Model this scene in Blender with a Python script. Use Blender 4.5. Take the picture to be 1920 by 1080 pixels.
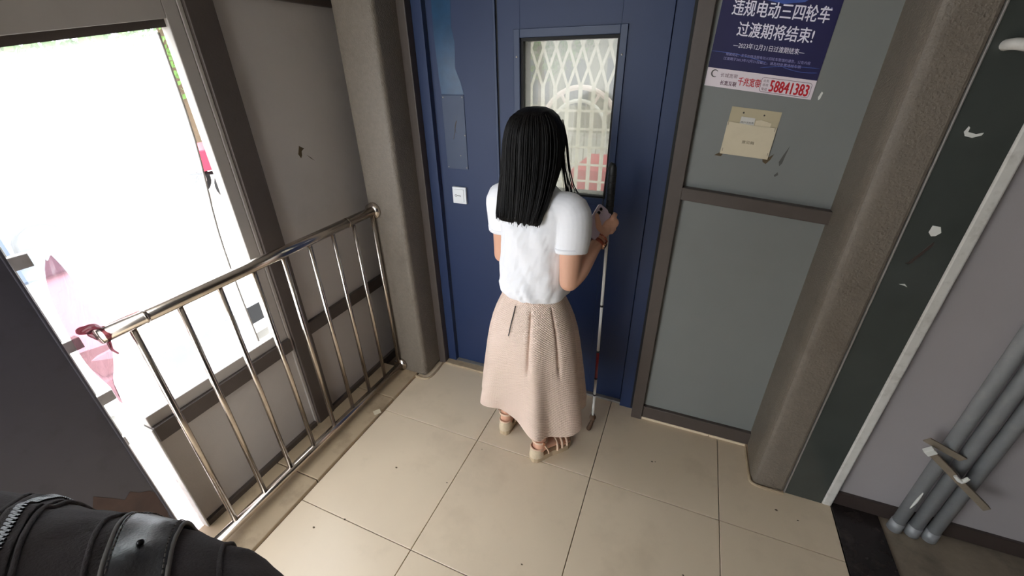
import bpy, bmesh, math, random
from mathutils import Vector, Matrix, noise as mnoise
random.seed(7)
S = bpy.context.scene
COL = S.collection
for o in list(bpy.data.objects): bpy.data.objects.remove(o)

# ------------------------------------------------------------------ camera
cd = bpy.data.cameras.new('camera'); cam = bpy.data.objects.new('camera', cd); COL.objects.link(cam)
cd.sensor_fit = 'HORIZONTAL'; cd.sensor_width = 36.0; cd.lens = 777.376 * 36.0 / 1920.0
cd.clip_start = 0.02; cd.clip_end = 300
cam.matrix_world = Matrix.Translation((0.80084, -1.37243, 1.77241)) @ (
    Matrix.Rotation(0.4024363, 4, 'Z') @ Matrix.Rotation(math.pi/2 - 0.4946828, 4, 'X') @ Matrix.Rotation(-0.0185162, 4, 'Z'))
S.camera = cam

# ------------------------------------------------------------------ world (bright overcast daylight) and exposure
W = bpy.data.worlds.new('overcast_sky'); S.world = W; W.use_nodes = True
bg = W.node_tree.nodes['Background']; bg.inputs[0].default_value = (0.93, 0.97, 1.0, 1); bg.inputs[1].default_value = 1.0
S.view_settings.view_transform = 'Standard'; S.view_settings.look = 'None'
S.view_settings.gamma = 1.0; S.view_settings.use_curve_mapping = False
S.view_settings.exposure = 3.1

# ------------------------------------------------------------------ materials
def lin(c):
    def f(v):
        v = v / 255.0
        return v / 12.92 if v <= 0.04045 else ((v + 0.055) / 1.055) ** 2.4
    return (f(c[0]), f(c[1]), f(c[2]))

def mat(name, col, rough=0.6, metal=0.0, var=0.12, scale=6.0, bump=0.0, bscale=80.0, grime=0.0, gcol=(40, 34, 28), gscale=5.0, spec=0.5, stretch=None, uvq=0.0):
    m = bpy.data.materials.new(name); m.use_nodes = True
    nt = m.node_tree; N = nt.nodes; K = nt.links
    b = N['Principled BSDF']; b.inputs['Roughness'].default_value = rough; b.inputs['Metallic'].default_value = metal
    b.inputs['Specular IOR Level'].default_value = spec
    tc = N.new('ShaderNodeTexCoord'); src = tc.outputs['Object']
    if stretch:
        mp = N.new('ShaderNodeMapping'); mp.inputs['Scale'].default_value = stretch
        K.new(src, mp.inputs['Vector']); src = mp.outputs['Vector']
    n1 = N.new('ShaderNodeTexNoise'); n1.inputs['Scale'].default_value = scale; n1.inputs['Detail'].default_value = 6
    K.new(src, n1.inputs['Vector'])
    c = lin(col)
    mx = N.new('ShaderNodeMix'); mx.data_type = 'RGBA'
    mx.inputs[6].default_value = (*[v * (1 - var) for v in c], 1); mx.inputs[7].default_value = (*[min(1, v * (1 + var)) for v in c], 1)
    K.new(n1.outputs['Fac'], mx.inputs[0]); out = mx.outputs[2]
    if grime > 0:
        n2 = N.new('ShaderNodeTexNoise'); n2.inputs['Scale'].default_value = gscale; n2.inputs['Detail'].default_value = 9; n2.inputs['Roughness'].default_value = 0.65
        K.new(src, n2.inputs['Vector'])
        rp = N.new('ShaderNodeValToRGB'); rp.color_ramp.elements[0].position = 0.52; rp.color_ramp.elements[1].position = 0.72
        rp.color_ramp.elements[1].color = (grime, grime, grime, 1)
        K.new(n2.outputs['Fac'], rp.inputs['Fac'])
        m2 = N.new('ShaderNodeMix'); m2.data_type = 'RGBA'; m2.inputs[7].default_value = (*lin(gcol), 1)
        K.new(rp.outputs['Color'], m2.inputs[0]); K.new(out, m2.inputs[6]); out = m2.outputs[2]
    K.new(out, b.inputs['Base Color'])
    if bump > 0:
        n3 = N.new('ShaderNodeTexNoise'); n3.inputs['Scale'].default_value = bscale; n3.inputs['Detail'].default_value = 4
        K.new(src, n3.inputs['Vector'])
        bp = N.new('ShaderNodeBump'); bp.inputs['Strength'].default_value = bump; bp.inputs['Distance'].default_value = 0.004
        K.new(n3.outputs['Fac'], bp.inputs['Height']); K.new(bp.outputs['Normal'], b.inputs['Normal'])
    return m

def glassy(name, tint, fac, gloss=0.06, milk=0.0, milkcol=(255, 255, 255)):
    """clear sheet: transparent + a little gloss + optional milky film that scatters daylight"""
    m = bpy.data.materials.new(name); m.use_nodes = True
    nt = m.node_tree; N = nt.nodes; K = nt.links; N.remove(N['Principled BSDF'])
    out = N['Material Output']
    t = N.new('ShaderNodeBsdfTransparent'); t.inputs[0].default_value = (*lin(tint), 1)
    g = N.new('ShaderNodeBsdfGlossy'); g.inputs['Roughness'].default_value = 0.08
    ms = N.new('ShaderNodeMixShader'); ms.inputs[0].default_value = gloss
    K.new(t.outputs[0], ms.inputs[1]); K.new(g.outputs[0], ms.inputs[2]); last = ms
    if milk > 0:
        tr = N.new('ShaderNodeBsdfTranslucent'); tr.inputs[0].default_value = (*lin(milkcol), 1)
        m2 = N.new('ShaderNodeMixShader'); m2.inputs[0].default_value = milk
        tc = N.new('ShaderNodeTexCoord'); n1 = N.new('ShaderNodeTexNoise'); n1.inputs['Scale'].default_value = 7; n1.inputs['Detail'].default_value = 5
        mr = N.new('ShaderNodeMapRange'); mr.inputs[3].default_value = milk * 0.85; mr.inputs[4].default_value = min(1, milk * 1.15)
        K.new(tc.outputs['Object'], n1.inputs['Vector']); K.new(n1.outputs['Fac'], mr.inputs[0]); K.new(mr.outputs[0], m2.inputs[0])
        K.new(ms.outputs[0], m2.inputs[1]); K.new(tr.outputs[0], m2.inputs[2]); last = m2
    K.new(last.outputs[0], out.inputs['Surface'])
    return m

MT = {}
MT['tile'] = mat('beige_porcelain_tile', (226, 207, 180), 0.36, var=0.06, scale=3, bump=0.05, bscale=40, grime=0.16, gcol=(150, 128, 100), gscale=4)
MT['curb'] = mat('worn_curb_tile', (176, 156, 128), 0.5, var=0.12, scale=5, grime=0.5, gcol=(98, 80, 60), gscale=6)
MT['grout'] = mat('dirty_grout', (84, 70, 56), 0.9)
MT['granite'] = mat('black_granite', (38, 33, 32), 0.25, var=0.4, scale=40, grime=0.3, gcol=(86, 78, 74), gscale=14)
MT['concrete'] = mat('bare_concrete', (138, 126, 110), 0.85, var=0.3, scale=9, bump=0.3, bscale=50, grime=0.5, gcol=(70, 62, 54))
MT['steel_dark'] = mat('brown_grey_painted_steel', (78, 69, 64), 0.5, var=0.12, scale=14, bump=0.1, bscale=120, grime=0.25, gcol=(58, 46, 36))
MT['post'] = mat('sprayed_taupe_post_paint', (114, 105, 94), 0.5, var=0.2, scale=60, bump=0.8, bscale=150, grime=0.3, gcol=(78, 66, 52), gscale=6)
MT['panel_l'] = mat('warm_grey_wall_panel', (184, 177, 171), 0.6, var=0.05, scale=4, bump=0.12, bscale=220, grime=0.12, gcol=(96, 86, 74), gscale=3)
MT['panel_r'] = mat('cool_grey_wall_panel', (122, 124, 122), 0.55, var=0.06, scale=4, bump=0.1, bscale=220, grime=0.15, gcol=(110, 108, 100), gscale=2.5)
MT['frame'] = mat('grey_window_frame', (168, 161, 154), 0.45, var=0.06, scale=12)
MT['blue'] = mat('navy_enamel', (22, 42, 80), 0.52, var=0.12, scale=5, bump=0.08, bscale=160, grime=0.12, gcol=(20, 26, 44), gscale=5)
MT['bluefr'] = mat('navy_door_trim', (31, 49, 82), 0.45, var=0.1, scale=9)
MT['teal'] = mat('teal_repaint_patch', (18, 62, 96), 0.3, var=0.35, scale=22, grime=0.35, gcol=(46, 78, 108), gscale=18)
MT['plate'] = mat('grey_blue_plate', (48, 62, 88), 0.45, var=0.1, scale=14, grime=0.15, gcol=(70, 72, 60), gscale=14)
MT['blackgap'] = mat('black_gap_fill', (14, 13, 14), 0.7)  # flat black that fills door gaps and lines the window reveal
MT['alu'] = mat('aluminium_sill', (150, 146, 140), 0.4, metal=0.4, var=0.2, scale=30)
MT['chrome'] = mat('stainless_steel', (198, 188, 178), 0.2, metal=1.0, var=0.08, scale=20, grime=0.25, gcol=(110, 94, 78), gscale=30)
MT['darkpanel'] = mat('dark_slate_panel', (66, 64, 72), 0.3, var=0.25, scale=3, grime=0.35, gcol=(30, 28, 32), gscale=8)
MT['stone'] = mat('dark_green_stone', (66, 70, 67), 0.18, var=0.25, scale=5, grime=0.25, gcol=(78, 80, 74), gscale=3)
MT['whitetrim'] = mat('white_plaster_edge', (205, 202, 196), 0.7, var=0.1, scale=30, grime=0.4, gcol=(140, 134, 124), gscale=25)
MT['whitewall'] = mat('pale_lilac_grey_plaster', (160, 154, 155), 0.85, var=0.05, scale=4, bump=0.15, bscale=120, grime=0.15, gcol=(140, 132, 126), gscale=2)
MT['darkwall'] = mat('low_bounce_dark_plaster', (84, 78, 74), 0.9)  # kept dark so the unseen walls bounce less light
MT['skirting'] = mat('dark_brown_skirting', (64, 55, 52), 0.4, var=0.15, scale=12)
MT['pipe'] = mat('galvanised_grey_pipe', (146, 148, 150), 0.45, metal=0.15, var=0.12, scale=30, bump=0.1, bscale=140, grime=0.3, gcol=(176, 174, 170), gscale=24)
MT['pipedark'] = mat('weathered_bracket', (136, 124, 108), 0.7, var=0.25, scale=40, grime=0.4, gcol=(84, 70, 56), gscale=40)
MT['skin'] = mat('skin', (214, 164, 138), 0.5, var=0.06, scale=10, bump=0.05, bscale=200)
MT['hair'] = mat('black_hair', (11, 9, 9), 0.5, var=0.5, scale=3, bump=0.55, bscale=3.5, stretch=(60, 60, 2.0), spec=0.22)
MT['shirt'] = mat('white_cotton_jersey', (238, 238, 242), 0.85, var=0.02, scale=12, bump=0.25, bscale=18)
MT['sandal'] = mat('beige_sandal_leather', (222, 190, 164), 0.5, var=0.08, scale=30)
MT['sandalcup'] = mat('sand_woven_heel_cup', (206, 188, 160), 0.8, var=0.12, scale=60, bump=0.4, bscale=260)
MT['sole'] = mat('sand_rubber_sole', (186, 164, 134), 0.75, var=0.1, scale=30)
MT['black'] = mat('black_rubber', (16, 16, 18), 0.5, var=0.2, scale=30, bump=0.3, bscale=200)
MT['white'] = mat('white_reflective_tape', (228, 228, 226), 0.4, var=0.05)
MT['red'] = mat('red_reflective_tape', (140, 24, 30), 0.4, var=0.1)
MT['browntip'] = mat('worn_brown_tip', (84, 60, 42), 0.7, var=0.4, scale=60)
MT['lilac'] = mat('lilac_phone_glass', (206, 190, 206), 0.15, var=0.03)
MT['lens'] = mat('phone_lens_black', (10, 10, 14), 0.08)
MT['bead'] = mat('reddish_brown_beads', (140, 60, 36), 0.3, var=0.3, scale=60)
MT['gold'] = mat('rose_gold_case', (190, 140, 110), 0.25, metal=1.0)
MT['switch'] = mat('white_switch_plastic', (226, 228, 230), 0.4, var=0.03)
MT['ink'] = mat('dark_grey_ink', (70, 66, 66), 0.8)
MT['paper'] = mat('aged_cream_paper', (208, 196, 170), 0.85, var=0.06, scale=14, grime=0.15, gcol=(150, 126, 92), gscale=10)
MT['papercard'] = mat('dull_card', (182, 170, 142), 0.85, var=0.08, scale=14)
MT['plaster_w'] = mat('white_chip', (220, 220, 214), 0.8)
MT['stain'] = mat('brown_stain', (84, 70, 48), 0.8, var=0.3, scale=60)
MT['smudge'] = mat('dark_smudge', (82, 82, 78), 0.8, var=0.2, scale=60)
MT['poster_blue'] = mat('poster_navy_print', (22, 18, 72), 0.6, var=0.25, scale=5)
MT['poster_glow'] = mat('poster_light_blue_print', (70, 92, 168), 0.3, var=0.3, scale=16)
MT['poster_white'] = mat('poster_pale_print', (226, 214, 220), 0.4, var=0.03)
MT['poster_txt'] = mat('poster_white_lettering', (236, 232, 246), 0.4, var=0.0)
MT['poster_soft'] = mat('poster_lilac_lettering', (150, 146, 196), 0.4, var=0.0)
MT['poster_red'] = mat('poster_red_lettering', (190, 22, 36), 0.4, var=0.0)
MT['poster_dark'] = mat('poster_maroon_lettering', (84, 34, 60), 0.4, var=0.0)
MT['fabric'] = mat('black_twill_fabric', (66, 61, 64), 0.9, var=0.15, scale=30, bump=0.5, bscale=420, stretch=(1, 1.0, 1))
MT['leather'] = mat('black_strap_leather', (44, 44, 50), 0.38, var=0.15, scale=30, bump=0.12, bscale=420)
MT['thread'] = mat('grey_edge_stitching', (96, 92, 90), 0.7)
MT['zip'] = mat('dark_zip_teeth', (44, 43, 46), 0.35, metal=0.5)
MT['ceiling'] = mat('off_white_ceiling', (190, 186, 180), 0.9)
MT['ground'] = mat('pale_pavement', (196, 192, 186), 0.9, var=0.1, scale=2)  # the pavement's own pale colour
MT['carwhite'] = mat('white_car_paint', (236, 238, 240), 0.25, var=0.01)
MT['carglass'] = mat('car_window_glass', (60, 72, 90), 0.08, var=0.1)
MT['tyre'] = mat('tyre_rubber', (26, 26, 28), 0.8)
MT['carred'] = mat('red_vehicle_paint', (190, 24, 56), 0.35, var=0.08)
MT['leaf'] = mat('green_leaf', (96, 128, 62), 0.7, var=0.4, scale=4)  # the leaves' own green, varied by noise
MT['bark'] = mat('tree_bark', (96, 80, 64), 0.9, var=0.3, scale=12)
MT['bluesheet'] = mat('blue_sheet_metal', (92, 130, 186), 0.6)
MT['farwall'] = mat('far_wall_plaster', (206, 200, 194), 0.9, var=0.05)
def milky(name, col):
    m = bpy.data.materials.new(name); m.use_nodes = True; N = m.node_tree.nodes; K = m.node_tree.links; N.remove(N['Principled BSDF'])
    a = N.new('ShaderNodeBsdfTranslucent'); d = N.new('ShaderNodeBsdfDiffuse'); x = N.new('ShaderNodeMixShader'); x.inputs[0].default_value = 0.25
    tc = N.new('ShaderNodeTexCoord'); n = N.new('ShaderNodeTexNoise'); n.inputs['Scale'].default_value = 25; r = N.new('ShaderNodeMix'); r.data_type = 'RGBA'
    r.inputs[6].default_value = (*[v * .9 for v in lin(col)], 1); r.inputs[7].default_value = (*lin(col), 1)
    K.new(tc.outputs['Object'], n.inputs['Vector']); K.new(n.outputs['Fac'], r.inputs[0]); K.new(r.outputs[2], a.inputs[0]); K.new(r.outputs[2], d.inputs[0])
    K.new(a.outputs[0], x.inputs[1]); K.new(d.outputs[0], x.inputs[2]); K.new(x.outputs[0], N['Material Output'].inputs['Surface']); return m
MT['farwall2'] = mat('green_grey_backdrop_wall', (150, 146, 134), 0.9, var=0.2, scale=1.5)  # mid tone for the added backdrop behind the lattice
MT['lattice'] = milky('milky_cream_lattice_strip', (246, 241, 228))
MT['archpink'] = mat('pinkish_white_arch', (224, 206, 200), 0.7, var=0.05)
MT['rust'] = mat('rust_brown_stain', (72, 54, 48), 0.7, var=0.4, scale=14, grime=0.5, gcol=(52, 44, 46), gscale=9)
MT['pane'] = glassy('milky_clear_pane', (250, 252, 255), 0, 0.04, milk=0.11)  # milky film mixed in to wash out the view outside
MT['liftglass'] = glassy('lift_door_glass', (160, 160, 156), 0, 0.04, milk=0.10, milkcol=(252, 250, 242))
MT['sideglass'] = glassy('side_light_glass', (250, 246, 248), 0, 0.05, milk=0.25, milkcol=(255, 244, 246))
MT['pinkfilm'] = glassy('sheer_pink_film', (160, 120, 126), 0, 0.05, milk=0.05, milkcol=(240, 180, 190))

# ------------------------------------------------------------------ object helpers
def wloc(o):
    v = Vector((0, 0, 0))
    while o is not None:
        v += o.location; o = o.parent
    return v

def obj(name, data, m, parent=None, smooth=False, label=None, cat=None, group=None, kind=None):
    """data = (verts, faces) in world coordinates, or a Mesh in world coordinates"""
    if isinstance(data, bpy.types.Mesh): me = data; me.name = name
    else:
        me = bpy.data.meshes.new(name); me.from_pydata([tuple(v) for v in data[0]], [], data[1]); me.update()
    me.materials.clear(); me.materials.append(MT[m] if isinstance(m, str) else m)
    if smooth:
        for p in me.polygons: p.use_smooth = True
    o = bpy.data.objects.new(name, me); COL.objects.link(o)
    if parent is None:
        xs = [v.co for v in me.vertices]
        lo = Vector((min(v.x for v in xs), min(v.y for v in xs), min(v.z for v in xs))); hi = Vector((max(v.x for v in xs), max(v.y for v in xs), max(v.z for v in xs)))
        c = Vector(((lo.x + hi.x) / 2, (lo.y + hi.y) / 2, lo.z)); o.location = c
        me.transform(Matrix.Translation(-c))
    else:
        me.transform(Matrix.Translation(-wloc(parent))); o.parent = parent
    tag(o, label, cat, group, kind)
    return o

def tag(o, label=None, cat=None, group=None, kind=None):
    if label: o['label'] = label
    if cat: o['category'] = cat
    if group: o['group'] = group
    if kind: o['kind'] = kind
    return o

def empty(name, loc, label=None, cat=None, group=None, kind=None):
    o = bpy.data.objects.new(name, None); COL.objects.link(o); o.location = loc; o.empty_display_size = 0.05
    return tag(o, label, cat, group, kind)

def box(x0, x1, y0, y1, z0, z1, bev=0.0, seg=2):
    bm = bmesh.new(); bmesh.ops.create_cube(bm, size=1)
    for v in bm.verts:
        v.co = Vector((x0 + (v.co.x + .5) * (x1 - x0), y0 + (v.co.y + .5) * (y1 - y0), z0 + (v.co.z + .5) * (z1 - z0)))
    if bev > 0: bmesh.ops.bevel(bm, geom=bm.edges[:], offset=bev, segments=seg, profile=0.5, affect='EDGES')
    me = bpy.data.meshes.new('box'); bm.to_mesh(me); bm.free(); return me

def prism(pts, d, bev=0.0):
    """polygon (list of 3D points) extruded by vector d, one closed mesh"""
    bm = bmesh.new(); vs = [bm.verts.new(p) for p in pts]; f = bm.faces.new(vs)
    r = bmesh.ops.extrude_face_region(bm, geom=[f]); bmesh.ops.translate(bm, vec=Vector(d), verts=[g for g in r['geom'] if isinstance(g, bmesh.types.BMVert)])
    bmesh.ops.recalc_face_normals(bm, faces=bm.faces[:])
    if bev > 0: bmesh.ops.bevel(bm, geom=bm.edges[:], offset=bev, segments=2, profile=0.5, affect='EDGES')
    me = bpy.data.meshes.new('prism'); bm.to_mesh(me); bm.free(); return me

def cat_rom(P, n):
    P = [Vector(p) for p in P]
    if len(P) < 3 or n <= 1: return P
    out = []
    for i in range(len(P) - 1):
        p0 = P[max(i - 1, 0)]; p1 = P[i]; p2 = P[i + 1]; p3 = P[min(i + 2, len(P) - 1)]
        for k in range(n):
            t = k / n
            out.append(0.5 * ((2 * p1) + (-p0 + p2) * t + (2 * p0 - 5 * p1 + 4 * p2 - p3) * t * t + (-p0 + 3 * p1 - 3 * p2 + p3) * t ** 3))
    out.append(P[-1]); return out

def tube(P, rad, seg=16, n=4, cap=True, flat=None, roundcap=False):
    """tapered tube along P; rad scalar or list; flat=(vector, ratio) squashes the section along a vector"""
    m = len(P); rad = [rad] * m if not isinstance(rad, (list, tuple)) else list(rad)
    Q = cat_rom([Vector((*p, r)) if False else Vector(p) for p in P], n)
    RR = cat_rom([Vector((r, 0, 0)) for r in rad], n) if m > 2 and n > 1 else [Vector((r, 0, 0)) for r in rad]
    rr = [v.x for v in RR]
    if roundcap:
        t0 = (Q[0] - Q[1]).normalized(); t1 = (Q[-1] - Q[-2]).normalized()
        h = [(0.35, 0.93), (0.7, 0.7), (0.93, 0.35)]
        pre = [(Q[0] + t0 * rr[0] * a, rr[0] * b) for a, b in reversed(h)]; post = [(Q[-1] + t1 * rr[-1] * a, rr[-1] * b) for a, b in h]
        Q = [a for a, _ in pre] + Q + [a for a, _ in post]; rr = [b for _, b in pre] + rr + [b for _, b in post]
    V = []; Fc = []
    up = None
    for i, q in enumerate(Q):
        t = (Q[min(i + 1, len(Q) - 1)] - Q[max(i - 1, 0)]).normalized()
        if up is None:
            a = Vector((0, 0, 1)) if abs(t.z) < 0.9 else Vector((1, 0, 0))
            up = (a - t * a.dot(t)).normalized()
        else:
            up = (up - t * up.dot(t)).normalized()
        sd = t.cross(up)
        for k in range(seg):
            an = 2 * math.pi * k / seg
            off = (up * math.cos(an) + sd * math.sin(an)) * rr[i]
            if flat: off -= flat[0] * off.dot(flat[0]) * (1 - flat[1])
            V.append(q + off)
    for i in range(len(Q) - 1):
        for k in range(seg):
            a = i * seg + k; b = i * seg + (k + 1) % seg
            Fc.append((a, b, b + seg, a + seg))
    if cap:
        Fc.append(tuple(reversed(range(seg)))); Fc.append(tuple(range((len(Q) - 1) * seg, len(Q) * seg)))
    return V, Fc

def loft(rings, closed=True, cap=True):
    n = len(rings[0]); V = [Vector(p) for r in rings for p in r]; Fc = []
    for i in range(len(rings) - 1):
        for k in range(n if closed else n - 1):
            a = i * n + k; b = i * n + (k + 1) % n
            Fc.append((a, b, b + n, a + n))
    if cap: Fc.append(tuple(reversed(range(n)))); Fc.append(tuple(range((len(rings) - 1) * n, len(rings) * n)))
    return V, Fc

def ell(c, a, b, r=10, q=14):
    """ellipsoid: centre c, semi-axis vectors a, b and third from cross scaled"""
    V = []; Fc = []
    ax, ay, az = [Vector(v) for v in (a, b, r)]
    nu, nv = 20, 12
    rings = []
    for j in range(1, nv):
        th = math.pi * j / nv
        rings.append([Vector(c) + az * math.cos(th) + (ax * math.cos(2 * math.pi * k / nu) + ay * math.sin(2 * math.pi * k / nu)) * math.sin(th) for k in range(nu)])
    return loft(rings)

def join(*parts):
    V = []; Fc = []
    for v, f in parts:
        k = len(V); V += list(v); Fc += [tuple(i + k for i in q) for q in f]
    return V, Fc

def fuse(parts, voxel=0.005, smooth=4):
    """merge overlapping closed shapes into one continuous surface"""
    V, Fc = join(*parts)
    me = bpy.data.meshes.new('tmp'); me.from_pydata([tuple(v) for v in V], [], Fc); me.update()
    bm = bmesh.new(); bm.from_mesh(me); bmesh.ops.recalc_face_normals(bm, faces=bm.faces[:]); bm.to_mesh(me); bm.free()
    o = bpy.data.objects.new('tmp', me); COL.objects.link(o)
    r = o.modifiers.new('r', 'REMESH'); r.mode = 'VOXEL'; r.voxel_size = voxel
    s = o.modifiers.new('s', 'SMOOTH'); s.iterations = smooth; s.factor = 0.5
    dg = bpy.context.evaluated_depsgraph_get(); out = bpy.data.meshes.new_from_object(o.evaluated_get(dg))
    bpy.data.objects.remove(o); bpy.data.meshes.remove(me)
    return out

def text_mesh(s):
    cu = bpy.data.curves.new('t', 'FONT'); cu.body = s; cu.size = 1; cu.resolution_u = 2
    o = bpy.data.objects.new('t', cu); COL.objects.link(o)
    dg = bpy.context.evaluated_depsgraph_get(); me = bpy.data.meshes.new_from_object(o.evaluated_get(dg))
    bpy.data.objects.remove(o); return me

_lift = [0]
def lettering(name, s, m, parent, O, U, V, Nn, cx, cy, w, h, lift=0.0006, bold=0.0):
    """flat letters fitted into a w x h box centred at (cx, cy) of the sheet with origin O and axes U, V"""
    me = text_mesh(s)
    if not me.vertices: return
    xs = [v.co.x for v in me.vertices]; ys = [v.co.y for v in me.vertices]
    x0, x1, y0, y1 = min(xs), max(xs), min(ys), max(ys)
    for v in me.vertices:
        u = cx + ((v.co.x - x0) / (x1 - x0) - .5) * w; q = cy + ((v.co.y - y0) / (y1 - y0) - .5) * h
        v.co = O + U * u + V * q + Nn * lift
    return obj(name, me, m, parent)

# ================================================================== SETTING
# ---- floor: slab, beige tiles, kerb tiles, black granite strip, bare concrete
flo = obj('floor', box(-0.96, 3.2, -2.6, 0.62, -0.12, -0.012), 'grout', kind='structure', label='beige tiled landing floor with thin dark joints')
xs = [-0.605, 0.0, 0.612, 1.185, 1.648]; ys = [0.56, -0.005, -0.62, -1.22, -1.82, -2.42]
g = 0.0016
for i in range(4):
    for j in range(5):
        y1 = 0.50 if (j == 0 and i >= 3) else ys[j]
        dz = random.uniform(-0.0006, 0.0006)
        obj('tile', box(xs[i] + g, xs[i + 1] - g, ys[j + 1] + g, y1 - g, -0.02, dz, 0.0012, 1), 'tile', flo)
for j, (a, b) in enumerate([(0.34, 0.08), (0.08, -0.52), (-0.52, -1.1), (-1.1, -1.7)]):
    obj('kerb_tile', box(-0.90, -0.607, b + g, a - g, -0.02, 0.016, 0.004, 2), 'curb', flo)
obj('kerb_tile', box(-0.50, -0.05, 0.5, 0.56, -0.02, 0.012, 0.003, 2), 'curb', flo)
for a, b in [(0.735, 1.14), (1.143, 1.315)]:
    obj('skirting_tile', box(a, b, 0.478, 0.515, -0.02, 0.012, 0.002, 1), 'tile', flo)
obj('granite_strip', box(1.65, 1.825, -2.5, 0.28, -0.02, 0.003, 0.002, 1), 'granite', flo)
obj('concrete_slab', box(1.828, 3.2, -2.5, 0.30, -0.02, -0.004), 'concrete', flo)
obj('ceiling', box(-0.98, 3.2, -2.6, 0.75, 2.60, 2.7), 'ceiling', kind='structure')

# ---- left wall: steel grid, grey panels
WX = -0.90
wl = empty('wall_left', (WX, 0, 0), 'grey panelled steel-framed wall behind the railing', kind='structure')
def lw(name, y0, y1, z0, z1, m, t0=-0.03, t1=0.03, bev=0.003): return obj(name, box(WX + t0, WX + t1, y0, y1, z0, z1, bev), m, wl)
lw('mullion', -0.235, -0.13, -0.02, 2.6, 'steel_dark', -0.04, 0.035)
lw('mullion_edge', -0.252, -0.236, 0.0, 2.6, 'frame', -0.04, 0.022)
lw('wall_panel', -0.13, 0.62, 0.62, 2.02, 'panel_l', -0.01, 0.012, 0)
lw('wall_panel', -0.13, 0.62, 0.045, 0.55, 'panel_l', -0.01, 0.012, 0)
lw('wall_panel', -0.13, 0.62, 2.09, 2.6, 'panel_l', -0.01, 0.012, 0)
lw('rail_bar', -0.13, 0.62, 0.55, 0.62, 'steel_dark', -0.03, 0.032)
lw('rail_bar', -0.13, 0.62, 2.02, 2.09, 'steel_dark', -0.03, 0.032)
lw('base_bar', -0.13, 0.62, -0.02, 0.045, 'steel_dark', -0.03, 0.03)
lw('wall_panel', -0.87, -0.252, 0.045, 0.535, 'panel_l', -0.01, 0.012, 0)
lw('base_bar', -0.87, -0.252, -0.02, 0.045, 'steel_dark', -0.03, 0.03)
lw('sill_bar', -0.87, -0.252, 0.535, 0.605, 'steel_dark', -0.03, 0.034)
lw('lintel_bar', -2.4, -0.252, 2.03, 2.12, 'steel_dark', -0.03, 0.034)
lw('wall_panel', -2.4, -0.252, 2.12, 2.6, 'panel_l', -0.01, 0.012, 0)
lw('end_bar', -0.877, -0.87, -0.02, 0.60, 'whitetrim', -0.03, 0.03)
lw('slit_glass', -0.935, -0.877, -0.02, 0.605, 'sideglass', -0.014, -0.010, 0)
# window in the left wall
w1 = empty('window_1', (WX, -0.6, 0.6), 'large bright window in a grey frame left of the railing', kind='structure')
def fr(name, y0, y1, z0, z1, m='frame', t0=-0.025, t1=0.02, p=None, bev=0.003): return obj(name, box(WX + t0, WX + t1, y0, y1, z0, z1, bev), m, p or w1)
fr('frame_jamb', -0.302, -0.253, 0.605, 2.03)
obj('frame_head', prism([(WX - .025, -0.302, 1.925), (WX - .025, -0.302, 2.03), (WX - .025, -2.4, 2.03), (WX - .025, -2.4, 1.60), (WX - .025, -1.0, 1.815)], (.045, 0, 0), .002), 'frame', w1)
obj('frame_head_lip', prism([(WX - .025, -0.302, 1.902), (WX - .025, -0.302, 1.926), (WX - .025, -1.0, 1.816), (WX - .025, -2.4, 1.60), (WX - .025, -2.4, 1.57), (WX - .025, -1.0, 1.79)], (.029, 0, 0)), 'steel_dark', w1)
fr('frame_sill', -0.87, -0.302, 0.605, 0.655)
fr('frame_jamb', -0.962, -0.935, -0.02, 2.03, 'whitetrim', -0.05, -0.02)
obj('pane', prism([(WX - .012, -0.328, 1.912), (WX - .012, -0.335, 1.55), (WX - .012, -0.372, 1.2), (WX - .012, -0.378, 0.9), (WX - .012, -0.374, 0.66), (WX - .012, -0.93, 0.66), (WX - .012, -0.93, 1.82)], (0.003, 0, 0)), 'pane', w1)
obj('pane_edge_bead', tube([(WX - .01, -0.326, 1.885), (WX - .01, -0.333, 1.55), (WX - .01, -0.37, 1.2), (WX - .01, -0.376, 0.9), (WX - .01, -0.372, 0.66)], 0.004, 8, 4), 'frame', w1, True)
# narrow side light between the window and the dark panel
w2 = empty('window_2', (WX, -1.05, 0.3), 'narrow glazed side light with grey cross bars beside the dark panel', kind='structure')
obj('pane', box(WX - .016, WX - .012, -1.20, -0.962, 0.33, 1.76), 'sideglass', w2)
for z in (0.60, 0.79, 1.01, 1.30): obj('cross_bar', box(WX - .03, WX - .004, -1.20, -0.90 if z > .7 else -0.936, z - .02, z + .02, .002), 'whitetrim', w2)
obj('lower_plate', box(WX - .03, WX - .004, -1.20, -0.962, 0.0, 0.33, .002), 'rust', w2)
# dark panel beside the camera
dp = empty('dark_wall_panel', (-0.80, -1.4, 0), 'dark slate painted steel panel at the left edge of the picture', 'panel')
obj('sheet', box(-0.83, -0.80, -1.95, -0.972, 0.02, 2.3, 0.002), 'darkpanel', dp)
pts = []
for k in range(22):
    a = 2 * math.pi * k / 22; r = 1 + 0.25 * math.sin(3 * a + 1) + 0.12 * math.sin(7 * a)
    pts.append((-0.7995, -1.06 + min(0.087, 0.085 * r * math.cos(a)), 0.33 + 0.2 * r * math.sin(a)))
obj('rust_stain', prism(pts, (0.0004, 0, 0)), 'rust', dp, label='rusty brown stain near the bottom edge')
obj('edge_fold', box(-0.83, -0.795, -0.978, -0.970, 0.02, 2.3, 0.002), 'darkpanel', dp)

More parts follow.
